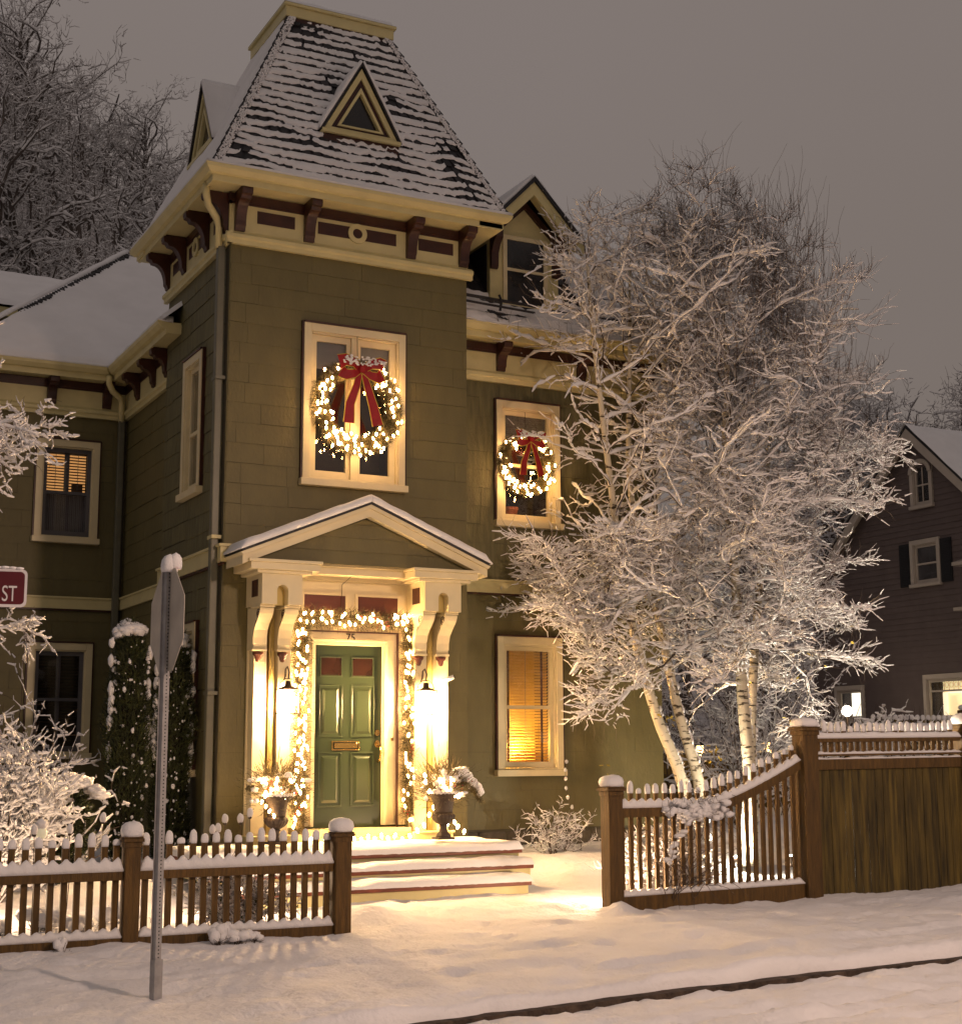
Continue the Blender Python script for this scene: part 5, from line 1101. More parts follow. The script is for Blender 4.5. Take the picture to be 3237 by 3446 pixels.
    for k in range(900):
        a = random.uniform(0, 2 * PI); q = random.random() ** .5; zz = random.uniform(5.6, 8.3); R = renv(zz) * (.2 + .74 * q); p = Vector((C.x + R * math.cos(a), C.y + R * math.sin(a), zz))
        if p.x + B0.x < 5.3: continue
        branch(whips, p, Vector((random.gauss(0, .10) + .12 * math.cos(a), random.gauss(0, .1), 1)), random.uniform(.35, 1.05), .0036, 6, .22, lift=.25)
    tubes('branch', big, BARK, t, 5); tubes('crown', mid + fine + whips, BIRCHTWIG, t, 3, kind='stuff')
    snow_on('branch_snow', big, t, .036, .93, .08, kind='stuff', thick=True); mid_s = [s for s in mid if s[2] < 9.6 - 2.2 * random.random()]; snow_on('twig_snow', mid_s, t, .026, .9, .22, kind='stuff', thick=True); 
    low = [s for s in fine if s[2] + B0.z < 10.4 - 3.0 * random.random()]; snow_on('twig_snow', low, t, .0135, .85, .34, kind='stuff')
    # a few yellow leaves still hanging
    mb = MB()
    for (x, y, z, n) in ((-.72, -.3, 1.75, 9), (-.05, -.35, 1.35, 14), (1.05, -.5, 1.55, 8), (1.45, -.4, 1.5, 7), (-1.55, -.4, 1.15, 5)) + tuple((random.uniform(-1.5, 1.7), random.uniform(-1.2, .5), random.uniform(1.7, 3.2), 1) for _ in range(30)):
        for k in range(n): c = Vector((x + random.gauss(0, .05), y + random.gauss(0, .04), z + random.gauss(0, .07))); a, b = rdir() * .028, rdir() * .02; mb.poly([c - a, c + b, c + a, c - b])
    mb.build('yellow_leaf', mat('yellow_leaves', (.35, .26, .03), .6, .2, 8), t, kind='stuff')
    return t
bt = birch()
t = thing('spotlight', 'small ground spotlight shining up at the white birch trunks', 'garden light', (5.92, -1.62, .16))
MB().lathe(0, 0, [(.0, 0), (.03, .0), (.012, .02), (.012, .06), (.045, .075), (.05, .13), (.0, .13)], 12).build('housing', IRON, t, smooth=True)
MB().lathe(0, 0, [(.0, .1305), (.042, .1306), (.042, .138), (.0, .14)], 12).build('lens', mat('cool_lamp_lens', (1, 1, .9), .4, 0, 1, emit=(1, .93, .78), estr=40), t)
lamp('spot_beam', (0, 0, .19), 620, (1, .88, .68), .05, t, spot=((5.92, -.9, 5.0), 110, .6)); lamp('spot_spill', (.0, -.06, .22), 140, (1, .88, .68), .04, t)
t = thing('spotlight', 'ground spotlight under the right side of the birch crown', 'garden light', (6.55, -1.9, .17))
MB().lathe(0, 0, [(.0, 0), (.03, .0), (.012, .02), (.012, .06), (.045, .075), (.05, .13), (.0, .13)], 12).build('housing', IRON, t, smooth=True)
MB().lathe(0, 0, [(.0, .1305), (.042, .1306), (.042, .138), (.0, .14)], 12).build('lens', MATS['cool_lamp_lens'], t)
lamp('spot_beam', (0, 0, .19), 420, (1, .86, .66), .05, t, spot=((8.4, 0.2, 5.0), 120, .7))

# ------------------------------------------------------------------ generic bare trees for the hill
def bare_tree(name, H, R, seed, dens=1., snow=.05, trunk_r=.16, label='', loc=(0, 0, 0), group=None, lowfork=.25):
    random.seed(seed); t = thing(name, label, 'tree', loc, group=group); big, fine = [], []
    main = branch(big, Vector((0, 0, -.4)), Vector((random.gauss(0, .05), random.gauss(0, .05), 1)), H * .62, trunk_r * 1.15, 9, .22, lift=.2, r_end=.35)
    for k, (p, d, r) in enumerate(main[2:]):
        for rep in range(2 + (k > 2)):
            az = random.uniform(0, 2 * PI); upf = .5 + .9 * k / 7; dd = Vector((math.cos(az), math.sin(az), upf)).normalized(); L = R * random.uniform(.75, 1.15) * (1.1 - .05 * k)
            p2 = branch(big, p, dd, L, r * .62, 7, .5, lift=.35, r_end=.28)
            for q, d2, r2_ in p2[1:]:
                for rp in range(1 + (random.random() < .15)):
                    d3 = side_dir(d2, random.uniform(.4, .9)); d3.z = abs(d3.z) * .8 + .1; p3 = branch(fine, q, d3.normalized(), L * random.uniform(.22, .42), max(.012, r2_ * .45), 5, .6, lift=.3, r_end=.4)
                    for q3, d4, r4 in p3[1:]:
                        for rp2 in range(2):
                            d5 = side_dir(d4, random.uniform(.4, .9)); branch(fine, q3, d5, L * random.uniform(.08, .2), .008, 3, .6, lift=.3)
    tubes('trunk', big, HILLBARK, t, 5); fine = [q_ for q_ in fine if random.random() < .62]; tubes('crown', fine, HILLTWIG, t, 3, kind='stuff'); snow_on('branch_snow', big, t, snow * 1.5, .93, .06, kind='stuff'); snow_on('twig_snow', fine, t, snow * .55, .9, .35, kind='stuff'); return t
FAR = ((.2, 'tall bare tree with snow lined limbs'), )
g_ = 'bare trees on the wooded hill'
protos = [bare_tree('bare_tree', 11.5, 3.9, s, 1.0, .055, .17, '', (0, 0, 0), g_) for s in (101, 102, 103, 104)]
used_p = [False] * 4
ORDS = 'first second third fourth fifth sixth seventh eighth ninth tenth eleventh twelfth thirteenth fourteenth fifteenth sixteenth seventeenth eighteenth nineteenth twentieth twenty-first twenty-second twenty-third twenty-fourth twenty-fifth twenty-sixth'.split()
def put_tree(i, x, y, z, rz, s, label, grp=g_):
    o = protos[i]
    if not used_p[i]: used_p[i] = True; o.location = (x, y, z); o.rotation_euler = (0, 0, rz); o.scale = (s, s, s); o['label'] = label; o['group'] = grp; return o
    return dup(o, label, (x, y, z), rz, s, grp)
random.seed(77)
def azx(a, y): return a * (y + 16.5) - 5.18
k = 0
ORD = ('first', 'second', 'third', 'fourth', 'fifth', 'sixth', 'seventh', 'eighth', 'ninth')
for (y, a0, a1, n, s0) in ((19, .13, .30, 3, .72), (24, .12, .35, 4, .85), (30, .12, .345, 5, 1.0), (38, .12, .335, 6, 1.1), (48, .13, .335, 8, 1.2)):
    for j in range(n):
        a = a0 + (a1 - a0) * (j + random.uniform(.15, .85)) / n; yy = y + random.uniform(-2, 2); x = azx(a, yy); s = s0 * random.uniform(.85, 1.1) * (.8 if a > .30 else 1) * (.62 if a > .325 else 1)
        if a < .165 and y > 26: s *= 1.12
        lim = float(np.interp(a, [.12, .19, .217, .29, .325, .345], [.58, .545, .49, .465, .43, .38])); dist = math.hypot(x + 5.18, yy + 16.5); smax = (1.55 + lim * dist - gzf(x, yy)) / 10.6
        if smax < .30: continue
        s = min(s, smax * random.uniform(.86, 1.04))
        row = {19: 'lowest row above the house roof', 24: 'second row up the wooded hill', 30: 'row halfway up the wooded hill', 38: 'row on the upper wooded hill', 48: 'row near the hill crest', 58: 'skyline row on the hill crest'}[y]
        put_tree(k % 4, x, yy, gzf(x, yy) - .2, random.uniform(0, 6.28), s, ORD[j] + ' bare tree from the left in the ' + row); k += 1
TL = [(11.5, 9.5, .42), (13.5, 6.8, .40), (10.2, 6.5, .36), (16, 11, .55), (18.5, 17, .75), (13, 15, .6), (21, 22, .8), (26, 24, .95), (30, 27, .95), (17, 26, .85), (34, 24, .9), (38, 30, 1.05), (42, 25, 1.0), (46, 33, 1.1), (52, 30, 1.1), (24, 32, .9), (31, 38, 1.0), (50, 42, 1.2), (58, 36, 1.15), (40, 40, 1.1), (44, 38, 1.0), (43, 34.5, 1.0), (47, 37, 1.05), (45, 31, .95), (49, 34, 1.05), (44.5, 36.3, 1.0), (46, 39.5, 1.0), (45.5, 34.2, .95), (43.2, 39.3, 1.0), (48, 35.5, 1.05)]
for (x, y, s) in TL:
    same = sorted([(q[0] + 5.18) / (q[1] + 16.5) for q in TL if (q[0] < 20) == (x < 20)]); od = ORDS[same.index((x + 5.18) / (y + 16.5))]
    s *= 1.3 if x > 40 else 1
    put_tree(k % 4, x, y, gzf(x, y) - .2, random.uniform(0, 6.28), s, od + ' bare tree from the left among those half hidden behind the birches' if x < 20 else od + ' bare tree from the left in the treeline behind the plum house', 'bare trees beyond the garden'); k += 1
# undergrowth on the hill
def brush(name, n, fn, L, r, m, t_, snow=.03):
    segs = []
    for _ in range(n):
        p = fn(); d = Vector((random.gauss(0, .5), random.gauss(0, .5), 1)).normalized(); branch(segs, p, d, L * random.uniform(.5, 1.2), r, 3, .4, r_end=.3)
        for q in range(2): branch(segs, p + d * L * random.uniform(.2, .6), side_dir(d, .8), L * .4, r * .6, 2, .4)
    o = tubes(name, segs, m, None, 3, kind='stuff'); o['label'] = t_; o['category'] = 'undergrowth'
    s_ = snow_on(name + '_snow', segs, None, snow, .95, .3, kind='stuff'); s_['label'] = 'snow resting on the twigs of ' + t_.split(' with')[0]; s_['category'] = 'snow'
def hp():
    y = random.uniform(13, 60); x = azx(random.uniform(.10, .37), y); return Vector((x, y, gzf(x, y) - .1))
brush('hill_undergrowth', 1300, hp, 2.6, .026, TWIG, 'tangled undergrowth with snow on the wooded hill', .045)
def gp():
    x = random.uniform(8.5, 21); y = random.uniform(4.8, 13); return Vector((x, y, gzf(x, y) - .05))
brush('garden_thicket', 1000, gp, 1.9, .012, TWIG, 'snowy thicket with bare stems behind the birches', .03)

# ------------------------------------------------------------------ shrubs
def snowy_shrub(name, label, loc, rx, ry, H, n, seed, snow=.03, cat='shrub', lean=0, m=TWIG, leaf=0):
    random.seed(seed); t = thing(name, label, cat, loc); big, fine = [], []
    for k in range(n):
        a = random.uniform(0, 2 * PI); q = random.random() ** .6; tgt = Vector((rx * q * math.cos(a) + lean * H, ry * q * math.sin(a), H * (1 - .45 * q * q) * random.uniform(.7, 1))); p0 = Vector((tgt.x * .15, tgt.y * .15, -.05)); d = (tgt - p0)
        pts = branch(big, p0, d.normalized(), d.length, .011, 7, .3, lift=.0, r_end=.35)
        for q_, dd, r_ in pts[2:]:
            for _ in range(2): 
                d2 = side_dir(dd, random.uniform(.5, 1.1)); d2.z = d2.z * .6 + .15; p2 = branch(fine, q_, d2.normalized(), random.uniform(.12, .32) * H * .6, .005, 3, .5, lift=.15)
                for q3, d3, r3 in p2[1:]: branch(fine, q3, side_dir(d3, .8), random.uniform(.05, .14), .003, 2, .4, lift=.2)
    tubes('stem', big, m, t, 4); tubes('twig', fine, m, t, 3, kind='stuff'); snow_on('snow', big, t, snow * .9, .95, .1, kind='stuff'); snow_on('twig_snow', fine, t, snow * .62, .95, .2, kind='stuff')
    if leaf:
        P0 = np.array([s[:3] for s in fine]); i = rng.integers(0, len(P0), leaf); blades('leaf', P0[i] + rng.normal(size=(leaf, 3)) * .03, rng.normal(size=(leaf, 3)), .035, .022, YEW, t)
    return t
snowy_shrub('twiggy_shrub', 'floodlit snow covered shrub glowing pinkish white at the left edge', (-2.55, -.9, .10), .46, .4, 1.75, 90, 1, .04)
snowy_shrub('twiggy_shrub', 'tall arching snowy shrub in front of the lower left window', (-2.05, 1.1, .2), .50, .35, 2.3, 26, 2, .034, lean=.0)
snowy_shrub('twiggy_shrub', 'small bare shrub with snowy upright stems right of the front steps', (4.45, .12, .22), .50, .2, .72, 15, 3, .012)
snowy_shrub('rose_bush', 'tangled rose bush behind the left end of the taller picket fence', (4.05, -3.0, .0), .42, .18, .95, 30, 4, .035)
snowy_shrub('low_shrub', 'low brown stemmed bush behind the lower left picket fence beside the steps', (-.75, -2.9, -.03), .55, .25, .62, 40, 5, .018, leaf=500)
random.seed(8)
segs = []; t = thing('climbing_vine', 'snow covered vine scrambling over the curved fence rail', 'vine', (3.85, -3.66, 0))
for k in range(34):
    a = Vector((random.uniform(-.35, .05), random.uniform(-.03, .03), random.uniform(.05, .3))); d = Vector((random.gauss(.28, .2), random.gauss(-.05, .06), 1)).normalized(); branch(segs, a, d, random.uniform(.5, 1.05), .005, 8, .6, r_end=.4)
for k in range(120):
    a = Vector((random.gauss(.12, .22), random.uniform(-.10, .03), random.gauss(.95, .09))); branch(segs, a, rdir(), random.uniform(.08, .25), .003, 3, .6)
tubes('stem', segs, TWIG, t, 3); mb = MB()
for k in range(95): mb.blob((random.gauss(.13, .20), random.uniform(-.10, .02), .955 + random.gauss(0, .045)), (random.uniform(.03, .06), .04, random.uniform(.02, .04)), .5, k, 1)
for k in range(26): s = random.random(); mb.blob((-.05 - .28 * s + random.gauss(0, .03), -.05, .86 - .42 * s + random.gauss(0, .03)), (random.uniform(.02, .045), .03, .02), .5, k, 1)
mb.build('snow', SNOW, t, smooth=True, kind='stuff')
# tall thin snowy stalk by the wing wall
random.seed(12); segs = []; t = thing('bare_stalk', 'single tall thin stalk with snow beads left of the gate post', 'plant', (4.86, .15, .24)); pts = branch(segs, Vector((0, 0, 0)), Vector((.02, 0, 1)), 1.25, .005, 10, .12)
tubes('stem', segs, TWIG, t, 4); mb = MB(); [mb.blob(tuple(q + Vector((random.gauss(0, .025), -.01, 0))), (.02, .02, .028), .4, i, 1) for i, (q, d, r) in enumerate(pts[2:])]; mb.build('snow', SNOW, t, smooth=True, kind='stuff')
# dead flower heads holding snow eggs
for i, (x, y, z, zb) in enumerate(((-1.93, -2.8, .92, 0), (-.78, -2.75, .88, 0), (-.63, -2.75, .88, 0), (-.52, -2.7, .93, 0), (-.93, -2.85, .79, 0), (-.86, -2.8, .80, 0), (-2.55, -2.9, .83, 0), (-2.2, -2.7, .82, 0))):
    t = thing('seed_head', ['dried seed head with a snow cap left of the left fence post', 'dried seed head with egg shaped snow cap, left of the pair before the porch pilaster', 'dried seed head with egg shaped snow cap, right of the pair before the porch pilaster', 'leaning dried seed head with snow cap in front of the left urn', 'short dried seed head with snow just above the pickets', 'short dried seed head with snow, twin to its neighbour above the pickets', 'small dried seed head at the far left fence section', 'small snowy seed head between the far left pickets'][i], 'plant', (x, y, 0), group='dried seed heads behind the low fence')
    MB().tube([(.02 * random.gauss(0, 2), 0, -.05), (.01, 0, z * .5), (0, 0, z)], .0035, 4).build('stalk', TWIG, t); MB().lathe(0, 0, [(0, z - .005), (.016, z), (.02, z + .02), (0, z + .03)], 8).build('flower_head', BARK, t, smooth=True); MB().blob((0, 0, z + .055), (.030, .03, .048), .12, i, 2).build('snow_cap', SNOW, t, smooth=True)
# columnar yews
def yew(label, loc, rx, ry, H, seed, n=20000):
    random.seed(seed); t = thing('columnar_yew', label, 'evergreen shrub', loc); a = rng.uniform(0, 2 * PI, n); zz = rng.uniform(.02, 1, n); bulge = 1 + .12 * np.sin(zz * 9 + seed) + .10 * np.sin(a * 5 - zz * 23) + .14 * np.sin(a * 3 + zz * 14 + seed) + .05 * np.sin(a * 7 - zz * 31)
    pr = np.interp(zz, [0, .12, .5, .8, .93, 1], [.70, .95, 1.0, .90, .68, .30]); q = rng.uniform(.62, 1.02, n) * pr * bulge
    P0 = np.stack([rx * q * np.cos(a), ry * q * np.sin(a), zz * H], 1) + rng.normal(size=(n, 3)) * .015; D = np.stack([np.cos(a) * .7, np.sin(a) * .7, .9 + 0 * a], 1) + rng.normal(size=(n, 3)) * .5
    blades('foliage', P0, D, rng.uniform(.03, .085, n), .012, YEW, t); MB().lathe(0, 0, [(.6 * rx, 0), (.72 * rx, H * .3), (.7 * rx, H * .8), (.2 * rx, H * .95)], 12).build('shade_core', mat('shade_brown', (.012, .010, .006), 1), t)  # near-black solid core: the shade inside the yew is put into its colour
    mb = MB()
    for k in range(210):
        an = random.uniform(PI, 2 * PI) if k % 4 else random.uniform(0, 2 * PI); z_ = random.random(); w = float(np.interp(z_, [0, .12, .5, .8, .93, 1], [.70, .95, 1.0, .90, .68, .30])) * (1 + .12 * math.sin(an * 3 + z_ * 14 + seed)); s_ = random.choice([.005, .006, .008, .011, .020]) * random.uniform(.8, 1.2); mb.blob((rx * w * 1.02 * math.cos(an), ry * w * 1.02 * math.sin(an), z_ * H), (s_, s_, s_ * random.uniform(.9, 1.7)), .5, k, 1)
    for k in range(34): a_ = random.uniform(0, 2 * PI); q_ = random.random() ** .5 * .62; mb.blob((rx * q_ * math.cos(a_), ry * q_ * math.sin(a_), H - .02 - .22 * q_ * q_ + random.gauss(0, .02)), (.08, .075, .055), .5, k, 1)
    for sg in (-1, 1):
        for k in range(9): mb.blob((sg * rx * random.uniform(.92, 1.02), -.05, H * random.uniform(.45, .92)), (.035, .05, .06 + .03 * random.random()), .5, k, 1)
    mb.build('snow', SNOW, t, smooth=True, kind='stuff'); return t
yew('left dark columnar evergreen with snow cap beside the tower wall', (-.80, .95, .3), .225, .24, 2.75, 3)
yew('right dark columnar evergreen half hidden by the sign post', (-.28, .92, .28), .225, .24, 2.66, 8)
# rounded evergreen with snow shelf
random.seed(15); t = thing('evergreen_shrub', 'dark rounded evergreen bush under a thick shelf of snow', 'evergreen shrub', (-1.88, -.1, .1)); n = 15000
dv = rng.normal(size=(n, 3)); dv /= np.linalg.norm(dv, axis=1, keepdims=True); P0 = dv * rng.uniform(.7, 1.02, n)[:, None] * [.42, .36, .58] + [0.05, 0, .62]; blades('foliage', P0, dv + rng.normal(size=(n, 3)) * .5, rng.uniform(.03, .07, n), .016, YEW, t); MB().blob((.05, 0, .6), (.3, .27, .45), .2, 3, 2).build('shade_core', MATS['shade_brown'], t, smooth=True)  # solid dark core painted as the shade within the bush
mb = MB()
for k in range(60): u, v = random.uniform(-.40, .50), random.uniform(-.32, .2); mb.blob((u, v, 1.14 + .08 * u - .42 * max(0, abs(u) - .22) - .25 * max(0, -v - .12) + random.gauss(0, .022)), (.085, .08, .045), .6, k, 2)
for k in range(14): mb.blob((random.uniform(-.32, .1), -.34, random.uniform(.86, 1.02)), (.06, .05, .07), .4, k, 1)
mb.build('snow', SNOW, t, smooth=True)
segs = []
for k in range(14): branch(segs, Vector((.25, -.1, .1)), Vector((random.gauss(.35, .3), -.1, 1)), random.uniform(.5, 1.0), .012, 6, .4)
tubes('stem', segs, TWIG, t, 4); snow_on('stem_snow', segs, t, .03, .97, .1, kind='stuff')
# snow mounds over low plants behind and before the low fence
random.seed(19)
for i, (x, y, rx, rz, lab) in enumerate(((-2.75, -2.4, .16, .13, 'snow mound over a low plant behind the far left pickets'), (-2.35, -2.2, .2, .16, 'broad snow mound over a low plant left of the fence post'), (-2.05, -2.6, .13, .12, 'small snow mound beside the left fence post'), (-1.45, -2.0, .2, .15, 'snow mound over a plant right of the left fence post'), (-1.15, -3.78, .09, .12, 'upright snow clump at the foot of the low fence'), (-.98, -3.80, .11, .09, 'round snow clump over dead stalks at the foot of the low fence'), (-.82, -3.80, .07, .06, 'smallest snow clump at the foot of the low fence'), (-2.45, -3.74, .06, .10, 'egg shaped snow clump by the far left bottom rail'))):
    t = thing('snowy_plant', lab, 'plant', (x, y, gzf(x, y))); mb = MB()
    for k in range(7): mb.blob((random.gauss(0, rx * .4), random.gauss(0, rx * .25), rz * random.uniform(.5, 1.0)), (rx * .55, rx * .5, rz * .45), .35, i * 9 + k, 1)
    mb.build('snow', SNOW, t, smooth=True); segs = []
    for k in range(22): branch(segs, Vector((random.gauss(0, rx * .3), random.gauss(0, rx * .3) - .01, -.02)), Vector((random.gauss(0, .6), random.gauss(-.2, .4), 1)), rz * random.uniform(.8, 1.5), .003, 3, .5)
    tubes('stem', segs, BARK, t, 3)
# left overhanging branches of a street tree standing just outside the frame
random.seed(23); t = thing('street_tree', 'snow laden branches of a street tree reaching in at the upper left edge', 'tree', (-4.9, -1.9, .0)); big, fine = [], []
branch(big, Vector((0, 0, -.2)), Vector((0, 0, 1)), 5.6, .13, 8, .05, r_end=.5)
for (z0, tx, tz) in ((2.6, 2.55, 4.45), (3.0, 2.35, 4.9), (3.2, 2.7, 4.75), (3.4, 2.2, 5.35), (3.7, 2.3, 5.75), (4.0, 2.1, 6.15), (2.9, 2.3, 4.2), (3.6, 2.55, 5.15), (2.6, 2.0, 3.75)):
    p = Vector((0, 0, z0)); d = Vector((tx - .1, random.uniform(-.3, .3), tz - z0)); pts = branch(big, p, d.normalized(), d.length * .92, .024, 14, .28, r_end=.2, arch=-.1)
    for q, dd, r_ in pts[3:]:
        for _ in range(3):
            d2 = side_dir(dd, random.uniform(.5, 1.0)); d2.x = abs(d2.x) * .8 + .1; d2.z = d2.z * .7 - .05; p2 = branch(fine, q, d2.normalized(), random.uniform(.2, .5), .006, 6, .7, lift=.0, r_end=.35)
            for q3, d3, r3 in p2[1:]:
                for _k in range(2): branch(fine, q3, side_dir(d3, .7), random.uniform(.06, .17), .003, 3, .5)
tubes('branch', big, BARK, t, 6); tubes('twig', fine, TWIG, t, 4, kind='stuff'); snow_on('branch_snow', big, t, .032, .9, .05, kind='stuff'); snow_on('twig_snow', fine, t, .020, .92, .15, kind='stuff')

# ------------------------------------------------------------------ garden lights left
for i, (x, y, z, e, lab) in enumerate(((-2.75, -1.9, .12, 42, 'hidden ground spotlight lighting the shrub at the left edge'), (-.45, -2.15, .04, 70, 'ground light glowing behind the low picket fence beside the steps'), (3.20, -3.16, .02, 90, 'ground light behind the gate post throwing a bright pool on the path snow'))):
    t = thing('spotlight', lab, 'garden light', (x, y, z)); MB().lathe(0, 0, [(.0, 0), (.03, .0), (.012, .02), (.012, .05), (.04, .06), (.045, .10), (.0, .10)], 12).build('housing', IRON, t, smooth=True); MB().lathe(0, 0, [(.0, .1005), (.036, .1006), (.036, .105), (.0, .107)], 12).build('lens', mat('warm_lamp_lens', (1, .9, .7), .4, 0, 1, emit=(1, .75, .45), estr=25), t)
    lamp('ground_light', (0, 0, .17), e, (1, .68, .42), .04, t)
t = thing('globe_light', 'pale snow topped globe garden light above the pickets at the left', 'garden light', (-2.41, -2.5, 0)); MB().tube([(0, 0, 0), (0, 0, .80)], .01, 6).build('stake', IRON, t); MB().blob((0, 0, .84), (.055, .055, .06), 0, 1, 2).build('globe', mat('frosted_globe', (.6, .6, .5), .3, emit=(1, .85, .5), estr=.25), t, smooth=True); MB().blob((0, 0, .91), (.055, .055, .055), .1, 2, 2).build('snow_cap', SNOW, t, smooth=True)

# ------------------------------------------------------------------ neighbouring house
nb = thing('neighbour_house', 'plum grey gabled clapboard house beyond the fence with lit ground floor windows', 'house', (0, 0, 0)); NX = 22.0; NP = Pl('L', NX)
H_ar = (11.30, 11.86, 7.72, 8.85); H_m = (11.16, 11.98, 5.72, 6.72); H_b = (9.2, 11.74, 2.30, 3.30); H_s = (14.15, 15.08, 2.35, 3.14)
ZG, YC, HW = 9.72, 11.75, 4.3; sl = .92
mb = MB()
for r in subtract((YC - HW, YC + HW, .2, 5.5), [H_b, H_s]): NP.box(mb, r[0], r[1], r[2], r[3], -.2, -.02)
loopz = lambda z: (ZG - z) / sl
mb.v += []; 
def gpoly(z0, z1, cuts):
    y0a, y1a = YC - min(HW, loopz(z0)), YC + min(HW, loopz(z0)); y0b, y1b = YC - min(HW, loopz(z1)), YC + min(HW, loopz(z1))
    if cuts: a, b = cuts; NP.flat(mb, [(y0a, z0), (a, z0), (a, z1), (y0b, z1)], -.2, -.02); NP.flat(mb, [(b, z0), (y1a, z0), (y1b, z1), (b, z1)], -.2, -.02)
    else: NP.flat(mb, [(y0a, z0), (y1a, z0), (y1b, z1), (y0b, z1)], -.2, -.02)
gpoly(5.5, 5.72, None); gpoly(5.72, 6.72, H_m[:2]); gpoly(6.72, 7.72, None); gpoly(7.72, 8.70, H_ar[:2]); gpoly(8.70, 9.70, None)
mb.build('wall', NBWALL, nb)
mb = MB(); z = .4
while z < 9.5:
    w_ = min(HW, loopz(z + .15) - .05)
    if w_ > .3:
        for r in subtract((YC - w_, YC + w_, z, z + .15), [(h[0] - .12, h[1] + .12, h[2] - .1, h[3] + .14) for h in (H_ar, H_m, H_b, H_s)]):
            NP.ext(mb, [(-.018, r[2]), (.004, r[2]), (-.012, r[3]), (-.018, r[3])], r[0], r[1])
    z += .15
mb.build('clapboard', NBWALL, nb, kind='stuff')
MB().box(NX + .62, NX + 11, YC - HW, YC + HW, .2, 5.4).build('side_wall', NBWALL, nb)
for sg in (-1, 1):
    e = HW + .5; q = lambda u, z, d: NP.p(YC + sg * u, z, d); ze = ZG - sl * e
    mb = MB(); mb.hexa([q(e, ze, .30), q(0, ZG, .30), q(0, ZG, -11), q(e, ze, -11), q(e, ze + .06, .30), q(0, ZG + .07, .30), q(0, ZG + .07, -11), q(e, ze + .06, -11)]); mb.build('roof', SLATE, nb)
    mb = MB(); mb.hexa([q(e, ze - .26, .29), q(0, ZG - .30, .29), q(0, ZG - .30, .23), q(e, ze - .26, .23), q(e, ze - .004, .29), q(0, ZG - .004, .29), q(0, ZG - .004, .23), q(e, ze - .004, .23)]); mb.build('rake_board', NBTRIM, nb)
    mb = MB(); mb.hexa([q(e, ze - .06, .22), q(0, ZG - .06, .22), q(0, ZG - .06, -.02), q(e, ze - .06, -.02), q(e, ze - .005, .22), q(0, ZG - .006, .22), q(0, ZG - .006, -.02), q(e, ze - .005, -.02)]); mb.build('soffit', NBTRIM, nb)
    A0, A1 = Vector(q(e + .03, ze + .05, .33)), Vector(q(0, ZG + .09, .33)); B1, B0 = Vector(q(0, ZG + .09, -11)), Vector(q(e + .03, ze + .05, -11)); nn = Vector((0, sg * sl, 1)).normalized()
    sheet('roof_snow', lambda u, v: (A0.lerp(A1, u).lerp(B0.lerp(B1, u), v), nn), 14, 24, .12, SNOW, nb, .03)
lit = lambda n, c, e: mat(n, (.8, .7, .5), .8, .12, 1.2, emit=c, estr=e)
def nbwin(h, style, glow=None):
    w = window(NP, h, 'white', trim=.11, ztr=.12, rail=(h[2] + h[3]) / 2 if style == 'sash' else h[3] - .30 if style == 'big' else None, parent=nb, edge=False, mt=NBTRIM)
    if glow: mb = MB(); NP.box(mb, h[0] + .01, h[1] - .01, h[2] + .01, h[3] - .01, -.535, -.52); mb.build('lit_room', glow, w)
    return w
w = nbwin(H_m, 'sash'); 
for s0 in (H_m[0] - .50, H_m[1] + .13):
    sh_ = MB(); NP.box(sh_, s0, s0 + .37, 5.68, 6.78, .001, .03); sh_ = sh_.build('shutter', mat('black_shutter', (.012, .012, .014), .6), nb)
    mb = MB()
    for k in range(24): NP.ext(mb, [(.031, 5.74 + .042 * k), (.042, 5.74 + .042 * k), (.031, 5.775 + .042 * k)], s0 + .04, s0 + .33)
    mb.build('louvre', MATS['black_shutter'], sh_, kind='stuff')
w = nbwin(H_ar, 'arch'); c = (H_ar[0] + H_ar[1]) / 2; hwa = (H_ar[1] - H_ar[0]) / 2
mb = MB(); N = 12
for k in range(N):
    a, b = PI * k / N, PI * (k + 1) / N; r0_, r1_ = hwa, hwa + .12; zc = 8.55
    NP.flat(mb, [(c + r0_ * math.cos(a), zc + .9 * r0_ * math.sin(a)), (c + r0_ * math.cos(b), zc + .9 * r0_ * math.sin(b)), (c + r1_ * math.cos(b), zc + .9 * r1_ * math.sin(b)), (c + r1_ * math.cos(a), zc + .9 * r1_ * math.sin(a))], .0, .075)
mb.build('arch_trim', NBTRIM, w)
mb = MB(); 
for sg in (-1, 1): NP.flat(mb, [(c + sg * hwa, 8.56)] + [(c + sg * hwa * math.cos(a), 8.55 + .9 * hwa * math.sin(a)) for a in [PI / 2 * k / 6 for k in range(1, 7)]] + [(c, 9.02), (c + sg * (hwa + .12), 9.02), (c + sg * (hwa + .12), 8.56)], .046, .058)
mb.build('arch_spandrel', NBWALL, w)
mb = MB(); NP.box(mb, c - .015, c + .015, 7.76, 8.80, -.05, -.03); NP.box(mb, H_ar[0] + .02, H_ar[1] - .02, 8.22, 8.26, -.05, -.028); mb.build('muntin', NBTRIM, w)
w = nbwin(H_b, 'big', lit('lit_room_yellow', (1, .74, .36), .95))
mb = MB()
for k in range(16): 
    y = H_b[1] - .06 - .16 * k
    for a in range(6): t0, t1 = a / 6 * 2 * PI, (a + 1) / 6 * 2 * PI; mb.tube([(NX + .045, y - .08 + .055 * math.cos(t0), 3.14 + .07 * math.sin(t0)), (NX + .045, y - .08 + .055 * math.cos(t1), 3.14 + .07 * math.sin(t1))], .005, 3)
    mb.box(NX + .04, NX + .048, y - .004, y + .004, 3.02, 3.28)
mb.build('leaded_light', IRON, w, kind='stuff')
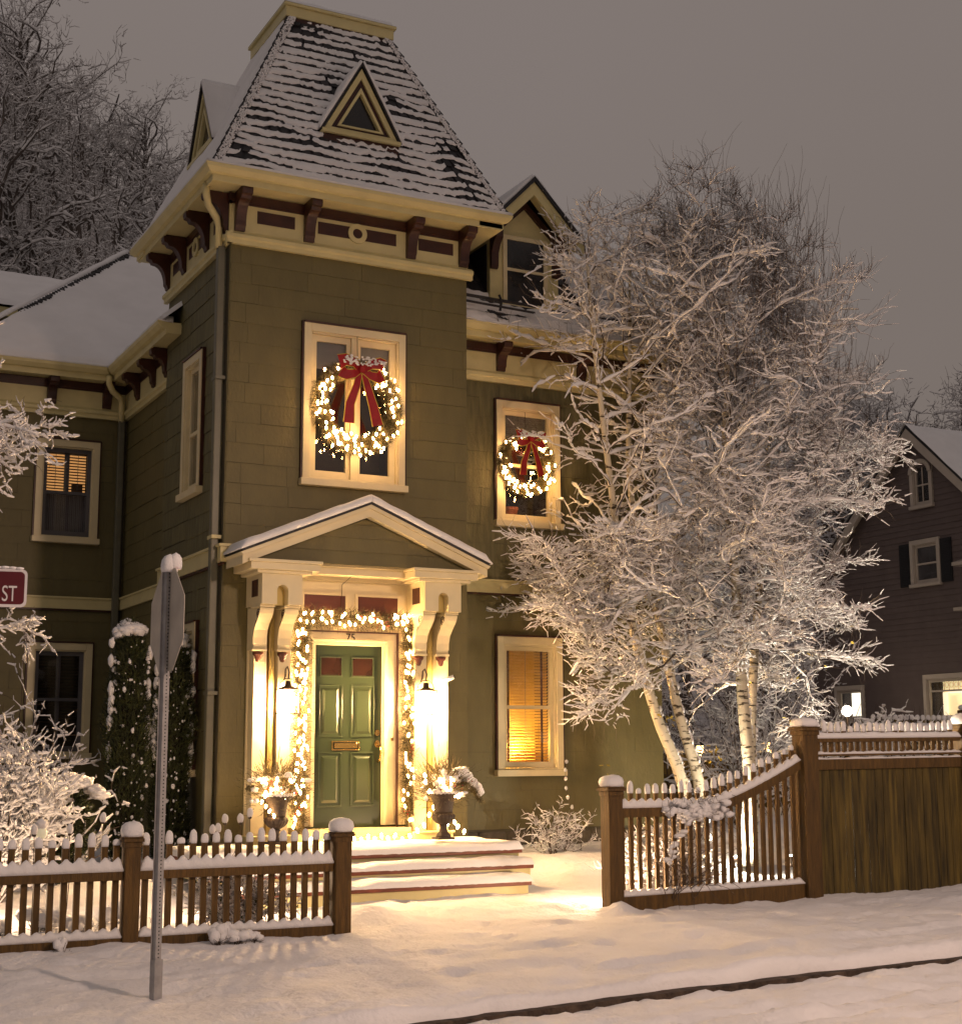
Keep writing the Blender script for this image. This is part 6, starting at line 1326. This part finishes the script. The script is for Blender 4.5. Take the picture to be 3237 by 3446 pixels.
for (y0, y1, z0, z1, nm, cc) in ((11.56, 11.68, 2.35, 2.98, 'curtain', (1, .8, .5)), (10.2, 11.2, 2.70, 2.84, 'lit_shelf', (1, .72, .35)), (10.4, 11.0, 2.4, 2.6, 'chair_back', None), (10.6, 11.5, 2.96, 3.0, 'ceiling_edge', (1, .85, .6))):
    mb = MB(); NP.box(mb, y0, y1, z0, z1, -.5, -.45); mb.build(nm, mat('nb_' + nm, (.5, .4, .3), .7, .1, 4, emit=cc, estr=1.4 if cc else 0), w)
w = nbwin(H_s, 'small', lit('lit_room_pale', (1, .80, .50), .9)); mb = MB(); NP.box(mb, 14.72, 15.06, 2.36, 3.1, -.5, -.45); mb.build('lamp_glow', lit('bright_lamp', (1, .9, .7), 1.8), w); mb = MB(); NP.box(mb, 14.25, 14.5, 2.36, 2.85, -.5, -.47); mb.build('doorway', mat('grey_doorway', (.25, .24, .25), .7), w)
mb = MB(); NP.ext(mb, [(0, 6.0), (.35, 6.0), (.35, 6.08), (0, 6.18)], 9.3, 10.35); mb.build('hood', NBTRIM, nb); mb = MB(); NP.box(mb, 9.3, 10.42, 4.9, 4.98, 0, .3); mb.build('ledge', NBTRIM, nb)
t = thing('garden_lantern', 'glaring white lamp below the small lit window of the plum house', 'lantern', (19.6, 12.0, .5)); MB().tube([(0, 0, 0), (0, 0, 1.9)], .03, 6).build('pole', IRON, t); MB().blob((0, 0, 2.0), (.13, .13, .13), 0, 1, 2).build('globe', mat('glaring_globe', (1, .9, .7), .4, emit=(1, .85, .62), estr=22), t, smooth=True); lamp('globe_light', (-.3, -.3, 2.0), 40, (1, .8, .55), .12, t)
# back garden fences
bf = thing('garden_fence', 'snow topped brown board fence crossing the garden behind the birches', 'fence', (0, 0, 0)); random.seed(50); x = 7.6
while x < 13.4: w_ = random.uniform(.12, .16); mb = MB(); mb.box(x, x + w_ - .006, 4.99, 5.015, .1, 1.50 + random.uniform(-.01, .01)); mb.build('board', BOARD, bf); x += w_
mb = MB(); mb.box(7.6, 13.4, 4.95, 4.988, 1.35, 1.43); mb.box(7.6, 13.4, 4.95, 4.988, .4, .48); mb.build('rail', BOARD, bf, kind='stuff')
rail_snow(bf, [(7.6, 1.52), (13.4, 1.52)], 4.97, 5.03, .07, pk=(7.6, .5))
for i, (x, z) in enumerate(((10.10, 1.55), (11.55, 1.60))):
    t = thing('garden_lantern', ['small warm lantern on the garden fence left of the tallest birch trunk', 'small warm lantern on the garden fence right of the birch trunks'][i], 'lantern', (x, 4.86, z)); mb = MB(); mb.box(-.06, .06, -.05, .05, -.11, -.09); mb.lathe(0, 0, [(.10, .09), (.05, .13), (0, .16)], 8); mb.box(-.02, .02, .05, .09, -.1, .1); mb.build('frame', IRON, t); MB().box(-.045, .045, -.04, .04, -.088, .088).build('glass', mat('warm_lantern_glass', (1, .7, .4), .5, 0, 1, emit=(1, .62, .25), estr=5), t); lamp('lantern_light', (0, -.14, -.05), 7, (1, .6, .25), .05, t)
f2 = thing('picket_fence', 'distant row of snow capped pickets in front of the plum house', 'fence', (0, 0, 0)); random.seed(51)
mb = MB(); mb.box(13.2, 18.2, 4.02, 4.06, 1.0, 1.92); mb.build('panel', BOARD, f2); n_ = 38; xs_ = [13.25 + .13 * k for k in range(n_)]
for x in xs_:
    MB().box(x - .03, x + .03, 4.0, 4.03, 1.8, 2.12).build('picket', BOARD, f2); MB().blob((x, 4.015, 2.13), (.046, .04, .055), .1, x, 1).build('snow_cap', SNOW, f2, smooth=True)
rail_snow(f2, [(13.2, 1.95), (18.2, 1.95)], 3.98, 4.10, .09, pk=(13.25, .13))
MB().box(15.5, 15.75, 3.9, 4.15, 1.0, 2.22).build('post', WOOD, f2); MB().box(15.45, 15.8, 3.85, 4.2, 2.221, 2.28).build('post_cap', WOOD, f2); snow_cap(MB(), 15.62, 4.02, 2.281, .22, .2, .12, 3).build('snow_cap', SNOW, f2, smooth=True)
snowy_shrub('twiggy_shrub', 'broad snow matted shrub behind the privacy fence under the lit window', (12.6, 3.2, .35), 2.0, .8, 2.0, 46, 31, .055)
snowy_shrub('twiggy_shrub', 'dark stemmed leaning shrub between the birch trunks', (8.9, 2.2, .3), .9, .6, 3.2, 26, 32, .03)
snowy_shrub('twiggy_shrub', 'snowy shrub right of the tallest birch trunk', (10.6, 3.4, .3), 1.3, .6, 2.6, 26, 33, .035)
snowy_shrub('rose_bush', 'small snow beaded bush just behind the left end of the curved fence', (4.7, -2.2, .05), .35, .3, .85, 26, 34, .04)
